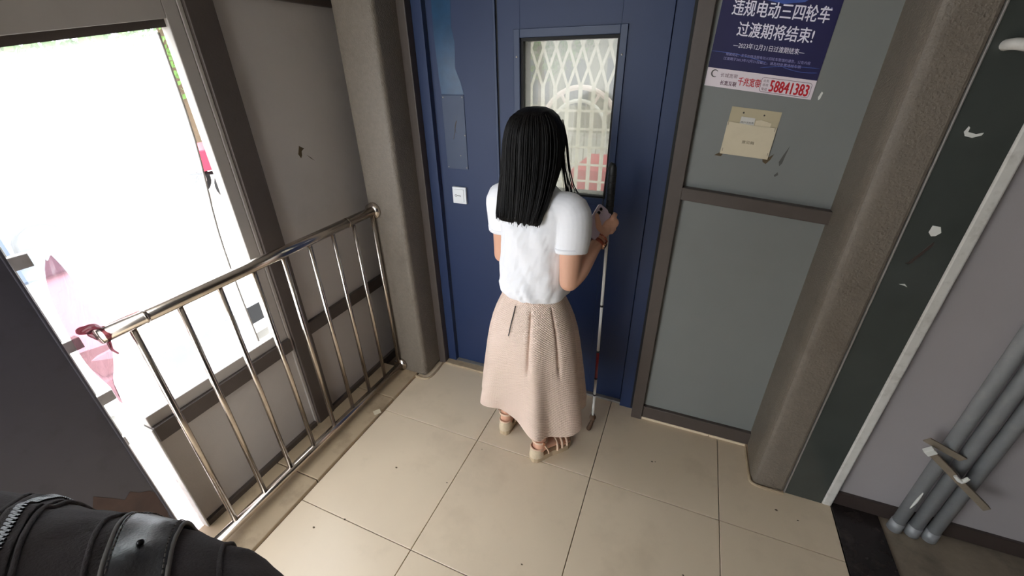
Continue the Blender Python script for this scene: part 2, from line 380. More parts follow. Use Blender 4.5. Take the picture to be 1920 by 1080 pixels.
# ---- door wall
wb = empty('wall_back', (0.2, 0.6, 0), 'grey steel wall around the blue lift door', kind='structure')
RY = 0.50
def bw(name, x0, x1, y0, y1, z0, z1, m, bev=0.003, p=None): return obj(name, box(x0, x1, y0, y1, z0, z1, bev), m, p or wb)
bw('light_leak_filler', -0.95, -0.49, 0.62, 0.66, -0.02, 2.6, 'steel_dark')  # added panel, stops daylight leaking in behind the post
bw('header_panel', -0.75, 1.4, 0.53, 0.6, 2.32, 2.6, 'steel_dark')
bw('wall_panel', 0.78, 1.40, RY, RY + .03, 1.235, 2.32, 'panel_r', 0)
bw('wall_panel', 0.78, 1.40, RY, RY + .03, 0.09, 1.235, 'panel_r', 0)
bw('door_post', 0.735, 0.792, 0.47, 0.58, -0.01, 2.32, 'steel_dark')
sl = 0.052
obj('rail_bar', prism([(0.79, RY - .035, 1.262), (1.385, RY - .035, 1.262 - sl), (1.385, RY - .035, 1.262 - sl + .052), (0.79, RY - .035, 1.314)], (0, 0.05, 0), 0.004), 'steel_dark', wb)
bw('base_bar', 0.79, 1.40, RY - .02, RY + .02, 0.012, 0.09, 'steel_dark')
# lift door: frame, fixed panel on the left, leaf with window
DY = 0.57
d1 = empty('door_1', (0.12, DY, 0), 'navy blue metal lift door with a tall glazed window', kind='structure')
def dr(name, x0, x1, y0, y1, z0, z1, m='blue', bev=0.002, p=None): return obj(name, box(x0, x1, y0, y1, z0, z1, bev), m, p or d1)
dr('door_jamb', -0.491, -0.435, 0.545, 0.64, 0.0, 2.32)
dr('fixed_panel', -0.432, -0.088, DY + .004, DY + .03, 0.015, 2.32)
dr('seam_strip', -0.094, -0.082, DY - .002, DY + .03, 0.015, 2.32, 'bluefr')
dr('seam_gap', -0.081, -0.074, DY + .006, DY + .03, 0.015, 2.32, 'blackgap', 0)
# leaf made of four pieces around the window opening x .035-.462, z 1.20-1.872
dr('leaf_stile', -0.073, 0.033, DY, DY + .035, 0.015, 2.32)
dr('leaf_stile', 0.462, 0.655, DY, DY + .035, 0.015, 2.32)
dr('leaf_rail', 0.033, 0.462, DY, DY + .035, 0.015, 1.205, bev=0)
dr('leaf_rail', 0.033, 0.462, DY, DY + .035, 1.872, 2.32, bev=0)
dr('door_jamb', 0.66, 0.735, 0.535, 0.64, 0.0, 2.32)
dr('gap_strip', 0.655, 0.66, DY + .01, DY + .03, 0.015, 2.32, 'blackgap', 0)
dr('gap_strip', 0.722, 0.7345, 0.528, 0.54, 0.015, 2.32, 'blackgap', 0)
dr('door_sill', -0.46, 0.70, 0.548, 0.66, -0.01, 0.013, 'alu')
dw = obj('window_frame', box(0.005, 0.034, DY - .008, DY + .006, 1.176, 1.905, .002), 'bluefr', d1)
for a in ((0.462, 0.491, 1.176, 1.905), (0.034, 0.462, 1.872, 1.905), (0.034, 0.462, 1.176, 1.206)):
    obj('frame_strip', box(a[0], a[1], DY - .008, DY + .006, a[2], a[3], .002), 'bluefr', dw)
for x, z in ((0.02, 1.80), (0.476, 1.80), (0.02, 1.30), (0.476, 1.30)):
    obj('screw', ell((x, DY - .009, z), (.004, 0, 0), (0, 0, .004), (0, .002, 0)), 'alu', dw, True)
for a in ((0.034, 0.046, 1.206, 1.872), (0.452, 0.462, 1.206, 1.872), (0.046, 0.452, 1.86, 1.872), (0.046, 0.452, 1.206, 1.214)):
    obj('reveal', box(a[0], a[1], DY + .005, DY + .10, a[2], a[3]), 'blackgap', dw)
obj('glass', box(0.046, 0.452, DY + .03, DY + .034, 1.214, 1.86), 'liftglass', dw)
# teal repaint and cover plate on the fixed panel
obj('repaint_patch', prism([(x, DY + .0035, z) for x, z in ((-.395, 2.3), (-.40, 1.9), (-.392, 1.72), (-.385, 1.648), (-.262, 1.648), (-.275, 1.70), (-.30, 1.76), (-.292, 1.86), (-.305, 1.93), (-.298, 2.05), (-.31, 2.15), (-.30, 2.3))], (0, 0.0006, 0)), 'teal', d1, label='teal touch-up paint on the fixed panel')
cp = obj('cover_plate', box(-0.385, -0.262, DY, DY + .005, 1.29, 1.645, .001, 1), 'plate', d1, label='grey-blue cover plate held by small screws')
for x, z in ((-.377, 1.635), (-.27, 1.636), (-.268, 1.46), (-.27, 1.30), (-.377, 1.30), (-.30, 1.36)):
    obj('screw', ell((x, DY - .0005, z), (.0032, 0, 0), (0, 0, .0032), (0, .0015, 0)), 'alu', cp, True)
obj('scratch', tube([(-.335, DY - .0003, 1.44), (-.325, DY - .0003, 1.48), (-.31, DY - .0003, 1.53), (-.322, DY - .0003, 1.50), (-.318, DY - .0003, 1.47)], 0.0009, 5, 6), 'stain', cp)

# lattice screen behind the lift window
la = empty('lattice_screen', (0.25, 0.68, 1.1), 'cream lattice screen of diamonds over squares behind the lift window', 'screen')
LY = 0.69
def lbar(a, b, r=.0062, y=LY):
    d = Vector((b[0] - a[0], 0, b[1] - a[1])).normalized(); n_ = Vector((-d.z, 0, d.x)) * r; A = Vector((a[0], y, a[1])); B = Vector((b[0], y, b[1]))
    obj('lattice_bar', ([A + n_, B + n_, B - n_, A - n_], [(0, 1, 2, 3)]), 'lattice', la)
x0, x1, zt, zm = -0.02, 0.52, 1.93, 1.675; dx = 0.0605; dzd = 0.083
nn = 9
for k in range(-5, nn + 5):
    xb = x0 + k * dx
    for s in (1, -1):
        pa = Vector((xb, zm)); n_h = (zt - zm) / dzd * (dx / 2) * 2
        xe = xb + s * dx * (zt - zm) / dzd * 0.5 * 1.0
        a, b = (xb, zm), (xe, zt)
        def clipx(p, q):
            for xx in (x0, x1):
                if (p[0] - xx) * (q[0] - xx) < 0:
                    t = (xx - p[0]) / (q[0] - p[0]); c = (xx, p[1] + t * (q[1] - p[1]))
                    if x0 <= p[0] <= x1: q = c
                    else: p = c
            return p, q
        a, b = clipx(a, b)
        if x0 - 1e-6 <= a[0] <= x1 + 1e-6 and x0 - 1e-6 <= b[0] <= x1 + 1e-6 and abs(a[1] - b[1]) > .01: lbar(a, b, .0062, LY + .004 * s)
for k in range(nn + 1): lbar((x0 + k * dx, zm + .004), (x0 + k * dx, 1.05), .0095)
for z in (1.655 - .0, 1.575, 1.495, 1.412, 1.33, 1.25, 1.17): 
    if z < 1.6: lbar((x0, z), (x1, z), .0055, LY + .006)
lbar((x0, zt), (x1, zt), .01); lbar((x0, 1.05), (x1, 1.05), .01); lbar((x0, 1.05), (x0, zt), .01); lbar((x1, 1.05), (x1, zt), .01)

# ---- right wall with pipes
wr = empty('wall_right', (2.4, 0.3, 0), 'pale plaster wall behind the three grey pipes', kind='structure')
obj('plaster', box(1.64, 3.2, 0.285, 0.40, 0, 2.6), 'whitewall', wr)
obj('skirting', box(1.652, 3.2, 0.272, 0.30, 0.0, 0.075, 0.003), 'skirting', wr)
obj('wall_front_light_block', box(0.15, 3.2, -2.7, -2.6, 0, 2.6), 'darkwall', kind='structure')  # added unseen wall, blocks daylight from behind the camera
obj('wall_side', box(3.2, 3.3, -2.6, 0.4, 0, 2.6), 'darkwall', kind='structure')

# ================================================================== POSTS AND PILASTER
p1 = empty('steel_post', (-0.63, 0.45, 0), 'textured taupe square post left of the blue lift door', 'post')
obj('shaft', box(-0.765, -0.537, 0.33, 0.62, 0, 2.6, 0.028, 4), 'post', p1, True)
obj('liner', box(-0.54, -0.492, 0.50, 0.62, 0, 2.6, 0.004), 'steel_dark', p1)
obj('mortar_foot', tube([(-0.78, 0.325, 0.002), (-0.65, 0.322, 0.003), (-0.52, 0.325, 0.002), (-0.512, 0.5, 0.002)], [0.006, .009, .008, .006], 8, 6), 'curb', p1)
p2 = empty('steel_column', (1.4, 0.36, 0), 'thick brown-grey column right of the grey wall panels', 'column')
c2 = [(1.325, 0.52), (1.325, 0.30), (1.335, 0.258), (1.36, 0.25), (1.462, 0.25), (1.462, 0.52)]
obj('shaft', prism([(x, y, 0) for x, y in c2], (0, 0, 2.6), 0.012), 'post', p2)
obj('mortar_foot', tube([(1.318, .47, .002), (1.322, .3, .002), (1.34, .248, .002), (1.46, .243, .002)], [.005, .007, .007, .005], 8, 6), 'curb', p2)
p3 = empty('stone_pilaster', (1.55, 0.27, 0), 'narrow dark polished stone pilaster with a white edge beside the column', 'pilaster')
obj('face', box(1.466, 1.612, 0.252, 0.32, 0, 2.6, 0.001, 1), 'stone', p3)
obj('edge_strip', box(1.4615, 1.4665, 0.2475, 0.30, 0, 2.6, 0.001, 1), 'alu', p3)
obj('white_edge', box(1.612, 1.648, 0.248, 0.32, 0, 2.6, 0.006, 2), 'whitetrim', p3)
def chip(name, P, m, par): return obj(name, prism([(x, 0.2505, z) for x, z in P], (0, .0014, 0)), m, par)
chip('paint_chip', [(1.497, 1.585), (1.502, 1.60), (1.506, 1.596), (1.506, 1.585), (1.525, 1.58), (1.54, 1.584), (1.538, 1.577), (1.52, 1.57), (1.503, 1.574)], 'plaster_w', p3)
chip('paint_chip', [(1.526, 1.29), (1.528, 1.312), (1.548, 1.31), (1.556, 1.292), (1.546, 1.28), (1.536, 1.278)], 'plaster_w', p3)
chip('paint_chip', [(1.515, 1.105), (1.53, 1.108), (1.54, 1.098), (1.53, 1.102)], 'plaster_w', p3)
chip('scuff', [(1.505, 1.18), (1.512, 1.185), (1.55, 1.262), (1.553, 1.25), (1.52, 1.18)], 'skirting', p3)

# ================================================================== RAILING
rl = empty('stair_railing', (-0.72, -0.25, 0), 'stainless steel railing with upright bars in front of the window', 'railing')
RX = -0.72
tr = obj('top_rail', tube([(RX, -0.915, 1.085), (RX, 0.325, 1.095)], 0.024, 24, 1), 'chrome', rl, True)
obj('joint_ring', tube([(RX, -0.80, 1.086), (RX, -0.79, 1.086)], 0.0255, 24, 1), 'chrome', tr, True)
obj('joint_ring', tube([(RX, 0.12, 1.093), (RX, 0.125, 1.093)], 0.0252, 24, 1), 'chrome', tr, True)
br = obj('bottom_rail', tube([(RX, -0.93, 0.075), (RX, 0.325, 0.06)], 0.022, 20, 1), 'chrome', rl, True)
for z in (1.095, 0.06): obj('flange', tube([(RX, 0.312, z), (RX, 0.331, z)], [0.043, 0.045], 24, 1), 'chrome', rl, True)
for k in range(9):
    y = -0.835 + k * 0.1425
    obj('baluster', tube([(RX, y, 0.085), (RX, y, 1.075)], 0.0105, 12, 1), 'chrome', rl, True)

# pink film tied to the end of the railing
def film():
    V = []; Fc = []; n = 18; m = 6
    for i in range(n + 1):
        t = i / n; z = 1.30 - t * 0.52
        w = 0.012 + 0.075 * math.sin(min(1, t * 1.15) * math.pi) ** 0.8
        for j in range(m + 1):
            s = j / m - .5
            V.append((-0.868 + 0.012 * math.sin(9 * t + 5 * s), -0.875 - 0.03 * t + s * w, z + 0.01 * math.sin(6 * s)))
    for i in range(n):
        for j in range(m):
            a = i * (m + 1) + j; Fc.append((a, a + 1, a + m + 2, a + m + 1))
    return V, Fc
pf = empty('pink_film', (-0.87, -0.89, 0.78), 'sheer pink plastic strip tied at the near end of the railing', 'ribbon')
obj('sheet', film(), 'pinkfilm', pf, True)
obj('knot', tube([(-0.87, -0.90, 1.06), (-0.80, -0.905, 1.085), (-0.735, -0.905, 1.112), (-0.70, -0.902, 1.085), (-0.735, -0.90, 1.06), (-0.80, -0.90, 1.07)], [.012, .014, .008, .008, .008, .012], 8, 5), 'pinkfilm', pf, True)
obj('tail', tube([(-0.71, -0.903, 1.065), (-0.705, -0.907, 1.04), (-0.70, -0.90, 1.02)], [.006, .004, .003], 6, 3), 'pinkfilm', pf, True)

# ================================================================== SMALL THINGS ON THE WALLS
sw = empty('wall_switch', (-0.32, DY, 1.1), 'white square key switch on the blue panel left of the lift door', 'switch')
pl = obj('plate', box(-0.362, -0.28, DY - .012, DY + .005, 1.107, 1.197, .003), 'switch', sw)
obj('button', box(-0.35, -0.292, DY - .016, DY - .01, 1.118, 1.186, .002), 'switch', sw)
obj('key_mark', join(tube([(-.333, DY - .0165, 1.152), (-.310, DY - .0165, 1.152)], .0012, 6, 1), tube([(-.333 + .006 * math.cos(a * .785) - .006, DY - .0165, 1.152 + .006 * math.sin(a * .785)) for a in range(9)], .001, 6, 1), tube([(-.313, DY - .0165, 1.152), (-.313, DY - .0165, 1.146)], .001, 6, 1)), 'ink', sw)

# poster
th = math.radians(-7.5); U = Vector((math.cos(th), 0, math.sin(th))); Vv = Vector((0.035, 0, 1)).normalized(); Nn = Vector((0, -1, 0))
O = Vector((0.802, RY - .0015, 1.692)); PW, PH = 0.356, 0.292
po = empty('poster', (0.98, RY, 1.66), 'dark blue poster with white Chinese lettering on the grey panel', 'poster')
def sheet(u0, u1, v0, v1, lift, t=.0008):
    return prism([O + U * u + Vv * v + Nn * lift for u, v in ((u0, v0), (u1, v0), (u1, v1), (u0, v1))], Nn * t)
obj('backing', sheet(0, PW, 0, PH, 0.0), 'poster_blue', po)
obj('white_band', sheet(0, PW, 0, 0.060, .0009, .0003), 'poster_white', po, label='pale band with a red phone number')
pts = [O + U * u + Vv * v + Nn * .0009 for u, v in ((.09, PH), (.13, PH - .018), (.19, PH - .026), (.25, PH - .016), (.27, PH))]
obj('print_glow', prism(pts, Nn * .0002), 'poster_glow', po)
for q, (u0, u1, v0, v1, b) in enumerate(((.0, .19, .112, .094, .006), (.17, .352, .078, .096, .005), (.24, .35, .088, .083, -.006))):
    P = []
    for i in range(13):
        t = i / 12; P.append(O + U * (u0 + (u1 - u0) * t) + Vv * (v0 + (v1 - v0) * t + b * math.sin(math.pi * t)) + Nn * .001)
    obj('print_streak', tube(P, [.0002] + [.0011] * 11 + [.0002], 5, 1), 'poster_glow', po)
def lt(s, m, cx, cy, w, h, up=0.0): return lettering('lettering', s, m, po, O, U, Vv, Nn, cx, cy, w, h, .0014 + up)
def bold(s, m, cx, cy, w, h, e=.0012):
    for i, (a, b) in enumerate(((0, 0), (e, 0), (0, e * .6))): lt(s, m, cx + a, cy + b, w, h, .0003 * i)
bold('违规电动三四轮车', 'poster_txt', .185, .247, .295, .046)
bold('过渡期将结束!', 'poster_txt', .186, .186, .235, .044)
lt('—2023年12月31日过渡期结束—', 'poster_txt', .18, .138, .225, .018)
lt('根据规定：关于加强违规电动三四轮车管理的通告，公告内容', 'poster_soft', .185, .108, .27, .010)
lt('过渡期于2023年12月31日截止，请及时处置违规车辆', 'poster_soft', .17, .094, .25, .010)
lt('长城宽带', 'poster_dark', .077, .041, .058, .014)
bold('长宽互联', 'poster_dark', .080, .016, .056, .015, .0006)
bold('千兆宽带', 'poster_red', .148, .028, .074, .027, .0009)
bold('58841383', 'poster_red', .278, .026, .123, .036, .0022)
for s, v in (('业务', .040), ('咨询', .027), ('电话', .014)): lt(s, 'poster_dark', .202, v, .018, .0095)
def rrect(u0, u1, v0, v1, r):
    P = []
    for cx, cy, a0 in ((u1 - r, v1 - r, 0), (u0 + r, v1 - r, 90), (u0 + r, v0 + r, 180), (u1 - r, v0 + r, 270)):
        for k in range(5):
            a = math.radians(a0 + k * 22.5); P.append(O + U * (cx + r * math.cos(a)) + Vv * (cy + r * math.sin(a)) + Nn * .0013)
    P.append(P[0]); return P
obj('number_box', tube(rrect(.187, .346, .005, .050, .008), .0007, 5, 1, False), 'poster_dark', po)
arc = [O + U * (.028 + .011 * math.cos(math.radians(a))) + Vv * (.043 + .011 * math.sin(math.radians(a))) + Nn * .0013 for a in range(40, 320, 20)]
obj('emblem', tube(arc, [.001 + .0016 * math.sin(math.pi * i / (len(arc) - 1)) for i in range(len(arc))], 5, 1), 'thread', po)
for i, c in enumerate((.31, .32, .33)): obj('emblem', ell(O + U * c + Vv * (PH - .028) + Nn * .001, U * .0028, Vv * (.0032 if i != 1 else .0045), Nn * .0003), 'poster_soft' if i != 1 else 'poster_txt', po)

# paper pocket under the poster
th2 = math.radians(-5); U2 = Vector((math.cos(th2), 0, math.sin(th2))); V2 = Vector((0.03, 0, 1)).normalized(); O2 = Vector((0.903, RY - .001, 1.452))
pk = empty('paper_pocket', (0.98, RY, 1.44), 'cream paper pocket with slips in it on the grey panel below the poster', 'paper pocket')
def sh2(P, lift, t=.0008): return prism([O2 + U2 * u + V2 * v + Nn * lift for u, v in P], Nn * t)
obj('back_card', sh2([(0, 0), (.17, 0), (.172, .166), (.004, .17)], 0), 'papercard', pk)
obj('slip', sh2([(.042, .10), (.092, .10), (.092, .137), (.044, .139)], .0016), 'whitetrim', pk)
obj('slip', sh2([(.095, .10), (.146, .10), (.148, .126), (.112, .134), (.095, .13)], .003), 'paper', pk)
obj('pocket', sh2([(0.001, 0), (.169, 0), (.170, .112), (.085, .113), (.001, .117)], .005, .0012), 'paper', pk)
lettering('lettering', '意见箱', 'stain', pk, O2, U2, V2, Nn, .088, .052, .042, .011, .0066)
lettering('lettering', '用户须知表', 'ink', pk, O2, U2, V2, Nn, .068, .120, .044, .007, .0028)
for u, v in ((.048, .152), (.118, .15)): obj('nail', ell(O2 + U2 * u + V2 * v + Nn * .001, U2 * .003, V2 * .003, Nn * .001), 'ink', pk)
for u, v in ((.004, .105), (.006, .01), (.164, .10), (.164, .012)): obj('staple', sh2([(u, v), (u + .0012, v), (u + .0012, v + .012), (u, v + .012)], .0064, .0004), 'ink', pk)

# marks on panels (parts of the wall)
def stain(P, m, par, y): return obj('stain', prism([(x, y, z) for x, z in P], (0, .0006, 0)), m, par)
stain([(.885, 1.443), (.903, 1.455), (.915, 1.449), (.91, 1.44)], 'stain', wb, RY - .001)
stain([(1.055, 1.438), (1.075, 1.445), (1.09, 1.458), (1.082, 1.436), (1.07, 1.42), (1.058, 1.428)], 'stain', wb, RY - .001)
stain([(1.112, 1.43), (1.122, 1.46), (1.134, 1.49), (1.128, 1.455), (1.124, 1.425), (1.117, 1.415)], 'smudge', wb, RY - .001)
stain([(1.108, 1.38), (1.118, 1.392), (1.122, 1.382), (1.112, 1.374)], 'smudge', wb, RY - .001)
stain([(1.175, 1.655), (1.181, 1.672), (1.186, 1.668), (1.182, 1.648), (1.177, 1.645)], 'plaster_w', wb, RY - .001)
def stl(P, m): return obj('stain', prism([(WX + .0118, y, z) for y, z in P], (.0006, 0, 0)), m, wl)
stl([(.085, 1.42), (.10, 1.455), (.108, 1.45), (.125, 1.44), (.108, 1.43), (.104, 1.41), (.095, 1.40)], 'stain')
stl([(.13, 1.41), (.15, 1.39), (.17, 1.375), (.15, 1.395)], 'stain')

# pipes, bracket, conduit
for k, (px, top) in enumerate(((1.872, 2.6), (1.930, 2.6), (1.988, 2.6))):
    pp = empty('wall_pipe', (px, 0.232, 0), ('grey vertical pipe nearest the dark pilaster, first of three', 'grey vertical pipe in the middle of the three by the plaster wall', 'grey vertical pipe on the far right of the three')[k], 'pipe', 'three grey pipes by the plaster wall')
    obj('tube', tube([(px, 0.236, 0.02), (px, 0.236, top)], 0.022, 20, 1), 'pipe', pp, True)
    obj('foot_collar', tube([(px, 0.236, -0.002), (px, 0.236, 0.05)], [0.026, 0.024], 20, 1), 'pipe', pp, True)
    if k == 0: obj('paint_drip', tube([(px - .008, 0.2135, 0.16), (px - .004, 0.2125, 0.21), (px - .002, 0.213, 0.26)], [.002, .005, .002], 8, 4), 'plaster_w', pp, True)
bk = empty('pipe_bracket', (1.96, 0.20, 0.3), 'weathered metal clamp bar strapped across the three pipes', 'bracket')
a = Vector((1.80, 0.205, 0.49)); b = Vector((2.04, 0.205, 0.285)); dirv = (b - a).normalized(); nrm = Vector((0, -1, 0)); upv = dirv.cross(nrm)
def bar3(p, q, w, t, y=0): return prism([p + upv * w, q + upv * w, q - upv * w, p - upv * w], nrm * t, .002)
obj('clamp_bar', bar3(a, b, .012, .02), 'pipedark', bk)
obj('clamp_plate', bar3(a + Vector((-.015, 0.01, .035)), a + Vector((.11, 0.012, -.02)), .013, .008), 'pipedark', bk)
obj('clamp_end', bar3(a - dirv * .012 + Vector((0, -.004, 0)), a + dirv * .012 + Vector((0, -.004, 0)), .016, .02), 'plaster_w', bk)
c = (a + b) / 2
obj('bolt', tube([c + Vector((-.01, .03, .02)), c + Vector((-.01, -.045, .02))], .007, 8, 1), 'alu', bk)
obj('wing_nut', tube([c + Vector((-.03, -.035, .035)), c + Vector((-.01, -.04, .02)), c + Vector((.006, -.035, .04))], [.006, .008, .006], 8, 3), 'plaster_w', bk)
cdn = empty('conduit', (1.5, 0.25, 1.78), 'short white conduit elbow coming out of the dark pilaster', 'conduit')
obj('elbow', tube([(1.50, 0.262, 1.795), (1.50, 0.225, 1.797), (1.515, 0.212, 1.795), (1.54, 0.212, 1.788)], .0135, 14, 5), 'whitetrim', cdn, True)
obj('sleeve', tube([(1.532, 0.212, 1.79), (1.538, 0.212, 1.788), (1.546, 0.212, 1.786)], [.015, .0155, .015], 14, 2), 'whitetrim', cdn, True)
obj('run', tube([(1.54, 0.212, 1.788), (1.75, 0.212, 1.74)], .0125, 14, 1), 'whitewall', cdn, True)

for x, y, r in ((-.30, -.31, .006), (-.02, -.29, .004), (.88, .20, .005), (.895, .205, .003), (.45, -.5, .004), (1.42, .14, .006), (1.50, .12, .004), (-.35, -.62, .005), (.05, -.05, .003), (.30, -.75, .004), (-.45, -.70, .006), (1.05, -.3, .004)):
    obj('speck', prism([(x + r * (1 + .4 * math.sin(3 * k)) * math.cos(k * 1.05), y + r * .7 * math.sin(k * 1.05), .0007) for k in range(6)], (0, 0, .0006)), 'stain', flo)
# scraps on the floor
sc = obj('paper_scrap', prism([(-0.65, -0.055, .0165), (-0.62, -0.075, .0165), (-0.598, -0.045, .018), (-0.625, -0.025, .019)], (0, 0, .0012)), 'paper', label='small crumpled cream paper scrap on the kerb by the railing', cat='scrap')

# ================================================================== WOMAN
Bc = Vector((.277, .114, 0)); FW = Vector((.26, .966, 0)).normalized(); RT = Vector((FW.y, -FW.x, 0))
def L(r, f, z): return Bc + RT * r + FW * f + Vector((0, 0, z))
def ring(z, rx, yf, yb, cf=0.0, cr=0.0, n=48, e=2.0, fn=None):
    P = []
    for k in range(n):
        a = 2 * math.pi * k / n; c, s = math.cos(a), math.sin(a)
        x = rx * math.copysign(abs(c) ** (2 / e), c); y = (yf if s > 0 else yb) * math.copysign(abs(s) ** (2 / e), s)
        zz = z
        if fn: x, y, zz = fn(a, x, y, z)
        P.append(L(cr + x, cf + y, zz))
    return P
wm = empty('person', (Bc.x, Bc.y, 0), 'woman in white top and long pink skirt facing the lift door', 'person')

# hands in world coordinates
SH = Vector((.432, .066, 1.285)); EL = Vector((.448, .02, 1.03)); WR = Vector((.522, .192, 1.150))
PALM = Vector((.540, .232, 1.195)); CANE = lambda z: Vector((.535 + .013 * (1 - z / 1.43), .25 + .065 * (1 - z / 1.43), z))
body = []
torso = [(.70, .12, .10, .11), (.80, .132, .09, .105), (.88, .118, .082, .09), (.97, .118, .085, .088), (1.08, .128, .10, .092), (1.18, .142, .105, .098), (1.26, .150, .085, .092), (1.315, .135, .062, .072), (1.345, .085, .052, .06), (1.37, .052, .048, .052), (1.41, .047, .045, .05), (1.46, .05, .055, .05)]
body.append(loft([ring(z, a, b, c) for z, a, b, c in torso]))
# head with a face
hd = [(1.415, .03, .045, .03, .045), (1.43, .045, .062, .045, .03), (1.455, .058, .075, .07, .018), (1.49, .068, .082, .088, .008), (1.525, .074, .085, .097, .002), (1.56, .076, .084, .10, 0), (1.59, .072, .075, .093, -.003), (1.612, .058, .056, .073, -.006), (1.625, .036, .034, .045, -.008)]
body.append(loft([ring(z, a, b, c, cf) for z, a, b, c, cf in hd]))
body.append(tube([L(0, .088, 1.545), L(0, .10, 1.522), L(0, .107, 1.508), L(0, .088, 1.50)], [.008, .011, .013, .008], 10, 3, roundcap=True))
for s in (-1, 1): body.append(ell(L(s * .078, -.005, 1.525), RT * .010, FW * .018, Vector((0, 0, .031))))
body.append(tube([L(-.022, .082, 1.473), L(0, .092, 1.474), L(.022, .082, 1.473)], [.005, .008, .005], 8, 3, roundcap=True))
# right arm, hand closed on the cane
body.append(tube([L(.10, -.01, 1.30), SH, SH.lerp(EL, .5) + Vector((.004, -.004, 0)), EL], [.05, .05, .044, .038], 18, 5, roundcap=True))
body.append(tube([EL, EL.lerp(WR, .3) + Vector((.004, -.004, -.005)), EL.lerp(WR, .75), WR], [.038, .038, .028, .0235], 18, 5, roundcap=True))
kx = Vector((.566, .252, 1.205))
body.append(tube([WR, WR.lerp(PALM, .5), PALM, PALM.lerp(kx, .7)], [.0235, .028, .032, .026], 16, 4, roundcap=True, flat=(Vector((.78, -.58, -.2)).normalized(), .62)))
hax = (CANE(1.3) - CANE(1.1)).normalized()
for i in range(4):           # fingers wrap round the cane on its far side
    zc = 1.236 - i * .0205; cc = CANE(zc); ln = (1.0, 1.06, 1.0, .82)[i]
    rr_ = .0245
    P = []
    for t, ang in enumerate((-20, 20, 70, 120, 165, 205)):
        if ang > 205 * ln: ang = 205 * ln
        a = math.radians(ang)
        off = Vector((math.cos(a), math.sin(a), 0)) * rr_
        P.append(cc + off + Vector((0, 0, -.003 * t)))
    P = [Vector((.556, .236, zc - .004))] + P
    body.append(tube(P, [.0105, .010, .0098, .0092, .0088, .0082, .0072], 10, 3, roundcap=True))
body.append(tube([Vector((.528, .205, 1.178)), Vector((.514, .190, 1.200)), Vector((.508, .186, 1.226)), Vector((.501, .190, 1.250))], [.017, .0135, .011, .0088], 12, 4, roundcap=True))
# left arm hangs in front of the body, forearm raised to the waist
SL = L(-.16, -.005, 1.285); ELl = L(-.185, .01, 1.03); WL = L(-.10, .185, .985)
body.append(tube([L(-.10, -.01, 1.30), SL, SL.lerp(ELl, .5), ELl], [.05, .05, .043, .037], 18, 5, roundcap=True))
body.append(tube([ELl, ELl.lerp(WL, .3), ELl.lerp(WL, .75), WL], [.037, .037, .028, .023], 18, 5, roundcap=True))
pm = WL + (WL - ELl).normalized() * .055
body.append(tube([WL, WL.lerp(pm, .5), pm], [.023, .028, .024], 14, 4, roundcap=True, flat=(Vector((0, 0, 1)), .6)))
dl = (pm - WL).normalized(); sd = dl.cross(Vector((0, 0, 1))).normalized()
for i in range(4):
    base = pm + sd * (-.026 + .0175 * i); ln = (.062, .07, .066, .05)[i]
    body.append(tube([pm + sd * (-.018 + .012 * i), base + dl * .018, base + dl * (.018 + ln * .5) + Vector((0, 0, -.006)), base + dl * (.012 + ln) + Vector((0, 0, -.022))], [.0105, .0095, .0088, .0072], 10, 3, roundcap=True))
body.append(tube([WL + dl * .012 + sd * -.015, WL + dl * .035 + sd * -.035, WL + dl * .06 + sd * -.045, WL + dl * .08 + sd * -.044], [.013, .012, .0105, .008], 10, 3, roundcap=True))
# legs and feet
HEEL = [(L(-.151, -.075, 0), math.radians(4)), (L(.068, -.12, 0), math.radians(36))]
feet = []
for s, (hp, hdg) in zip((-1, 1), HEEL):
    fd = Vector((math.sin(hdg), math.cos(hdg), 0)); sdv = Vector((fd.y, -fd.x, 0)); feet.append((hp, fd, sdv))
    ank = hp + fd * .052 + Vector((0, 0, .115)); knee = hp.lerp(L(s * .085, .03, 0), .55) + FW * .045 + Vector((0, 0, .47)); hip = L(s * .07, .0, .78)
    body.append(tube([hip, hip.lerp(knee, .5), knee, knee.lerp(ank, .35) - FW * .012, knee.lerp(ank, .75), ank, hp + fd * .045 + Vector((0, 0, .062))], [.075, .07, .054, .052, .037, .032, .033], 18, 5, roundcap=True))
    body.append(tube([hp + fd * .035 + Vector((0, 0, .066)), hp + fd * .10 + Vector((0, 0, .075)), hp + fd * .16 + Vector((0, 0, .062)), hp + fd * .205 + Vector((0, 0, .052))], [.03, .034, .032, .022], 14, 4, roundcap=True, flat=(Vector((0, 0, 1)), .7)))
    for t in range(5):
        bs = hp + sdv * (s * (.034 - .0165 * t)) + fd * (.195 - (abs(t - 1) * .007)); body.append(tube([bs - fd * .02 + Vector((0, 0, .05)), bs + fd * .01 + Vector((0, 0, .048)), bs + fd * .032 + Vector((0, 0, .043))], [.009, .0095 if t else .0095, .007], 10, 3, roundcap=True))
obj('body', fuse(body, 0.0042, 5), 'skin', wm, True)
for s in (-1, 1):
    e = obj('eye', ell(L(s * .030, .076, 1.535), RT * .011, FW * .009, Vector((0, 0, .0075))), 'white', wm, True)
    obj('pupil', ell(L(s * .030, .0835, 1.535), RT * .0045, FW * .0025, Vector((0, 0, .0045))), 'hair', e, True)
    obj('eyebrow', tube([L(s * .016, .084, 1.553), L(s * .032, .084, 1.558), L(s * .048, .073, 1.552)], [.002, .003, .0015], 8, 3), 'hair', wm, True)

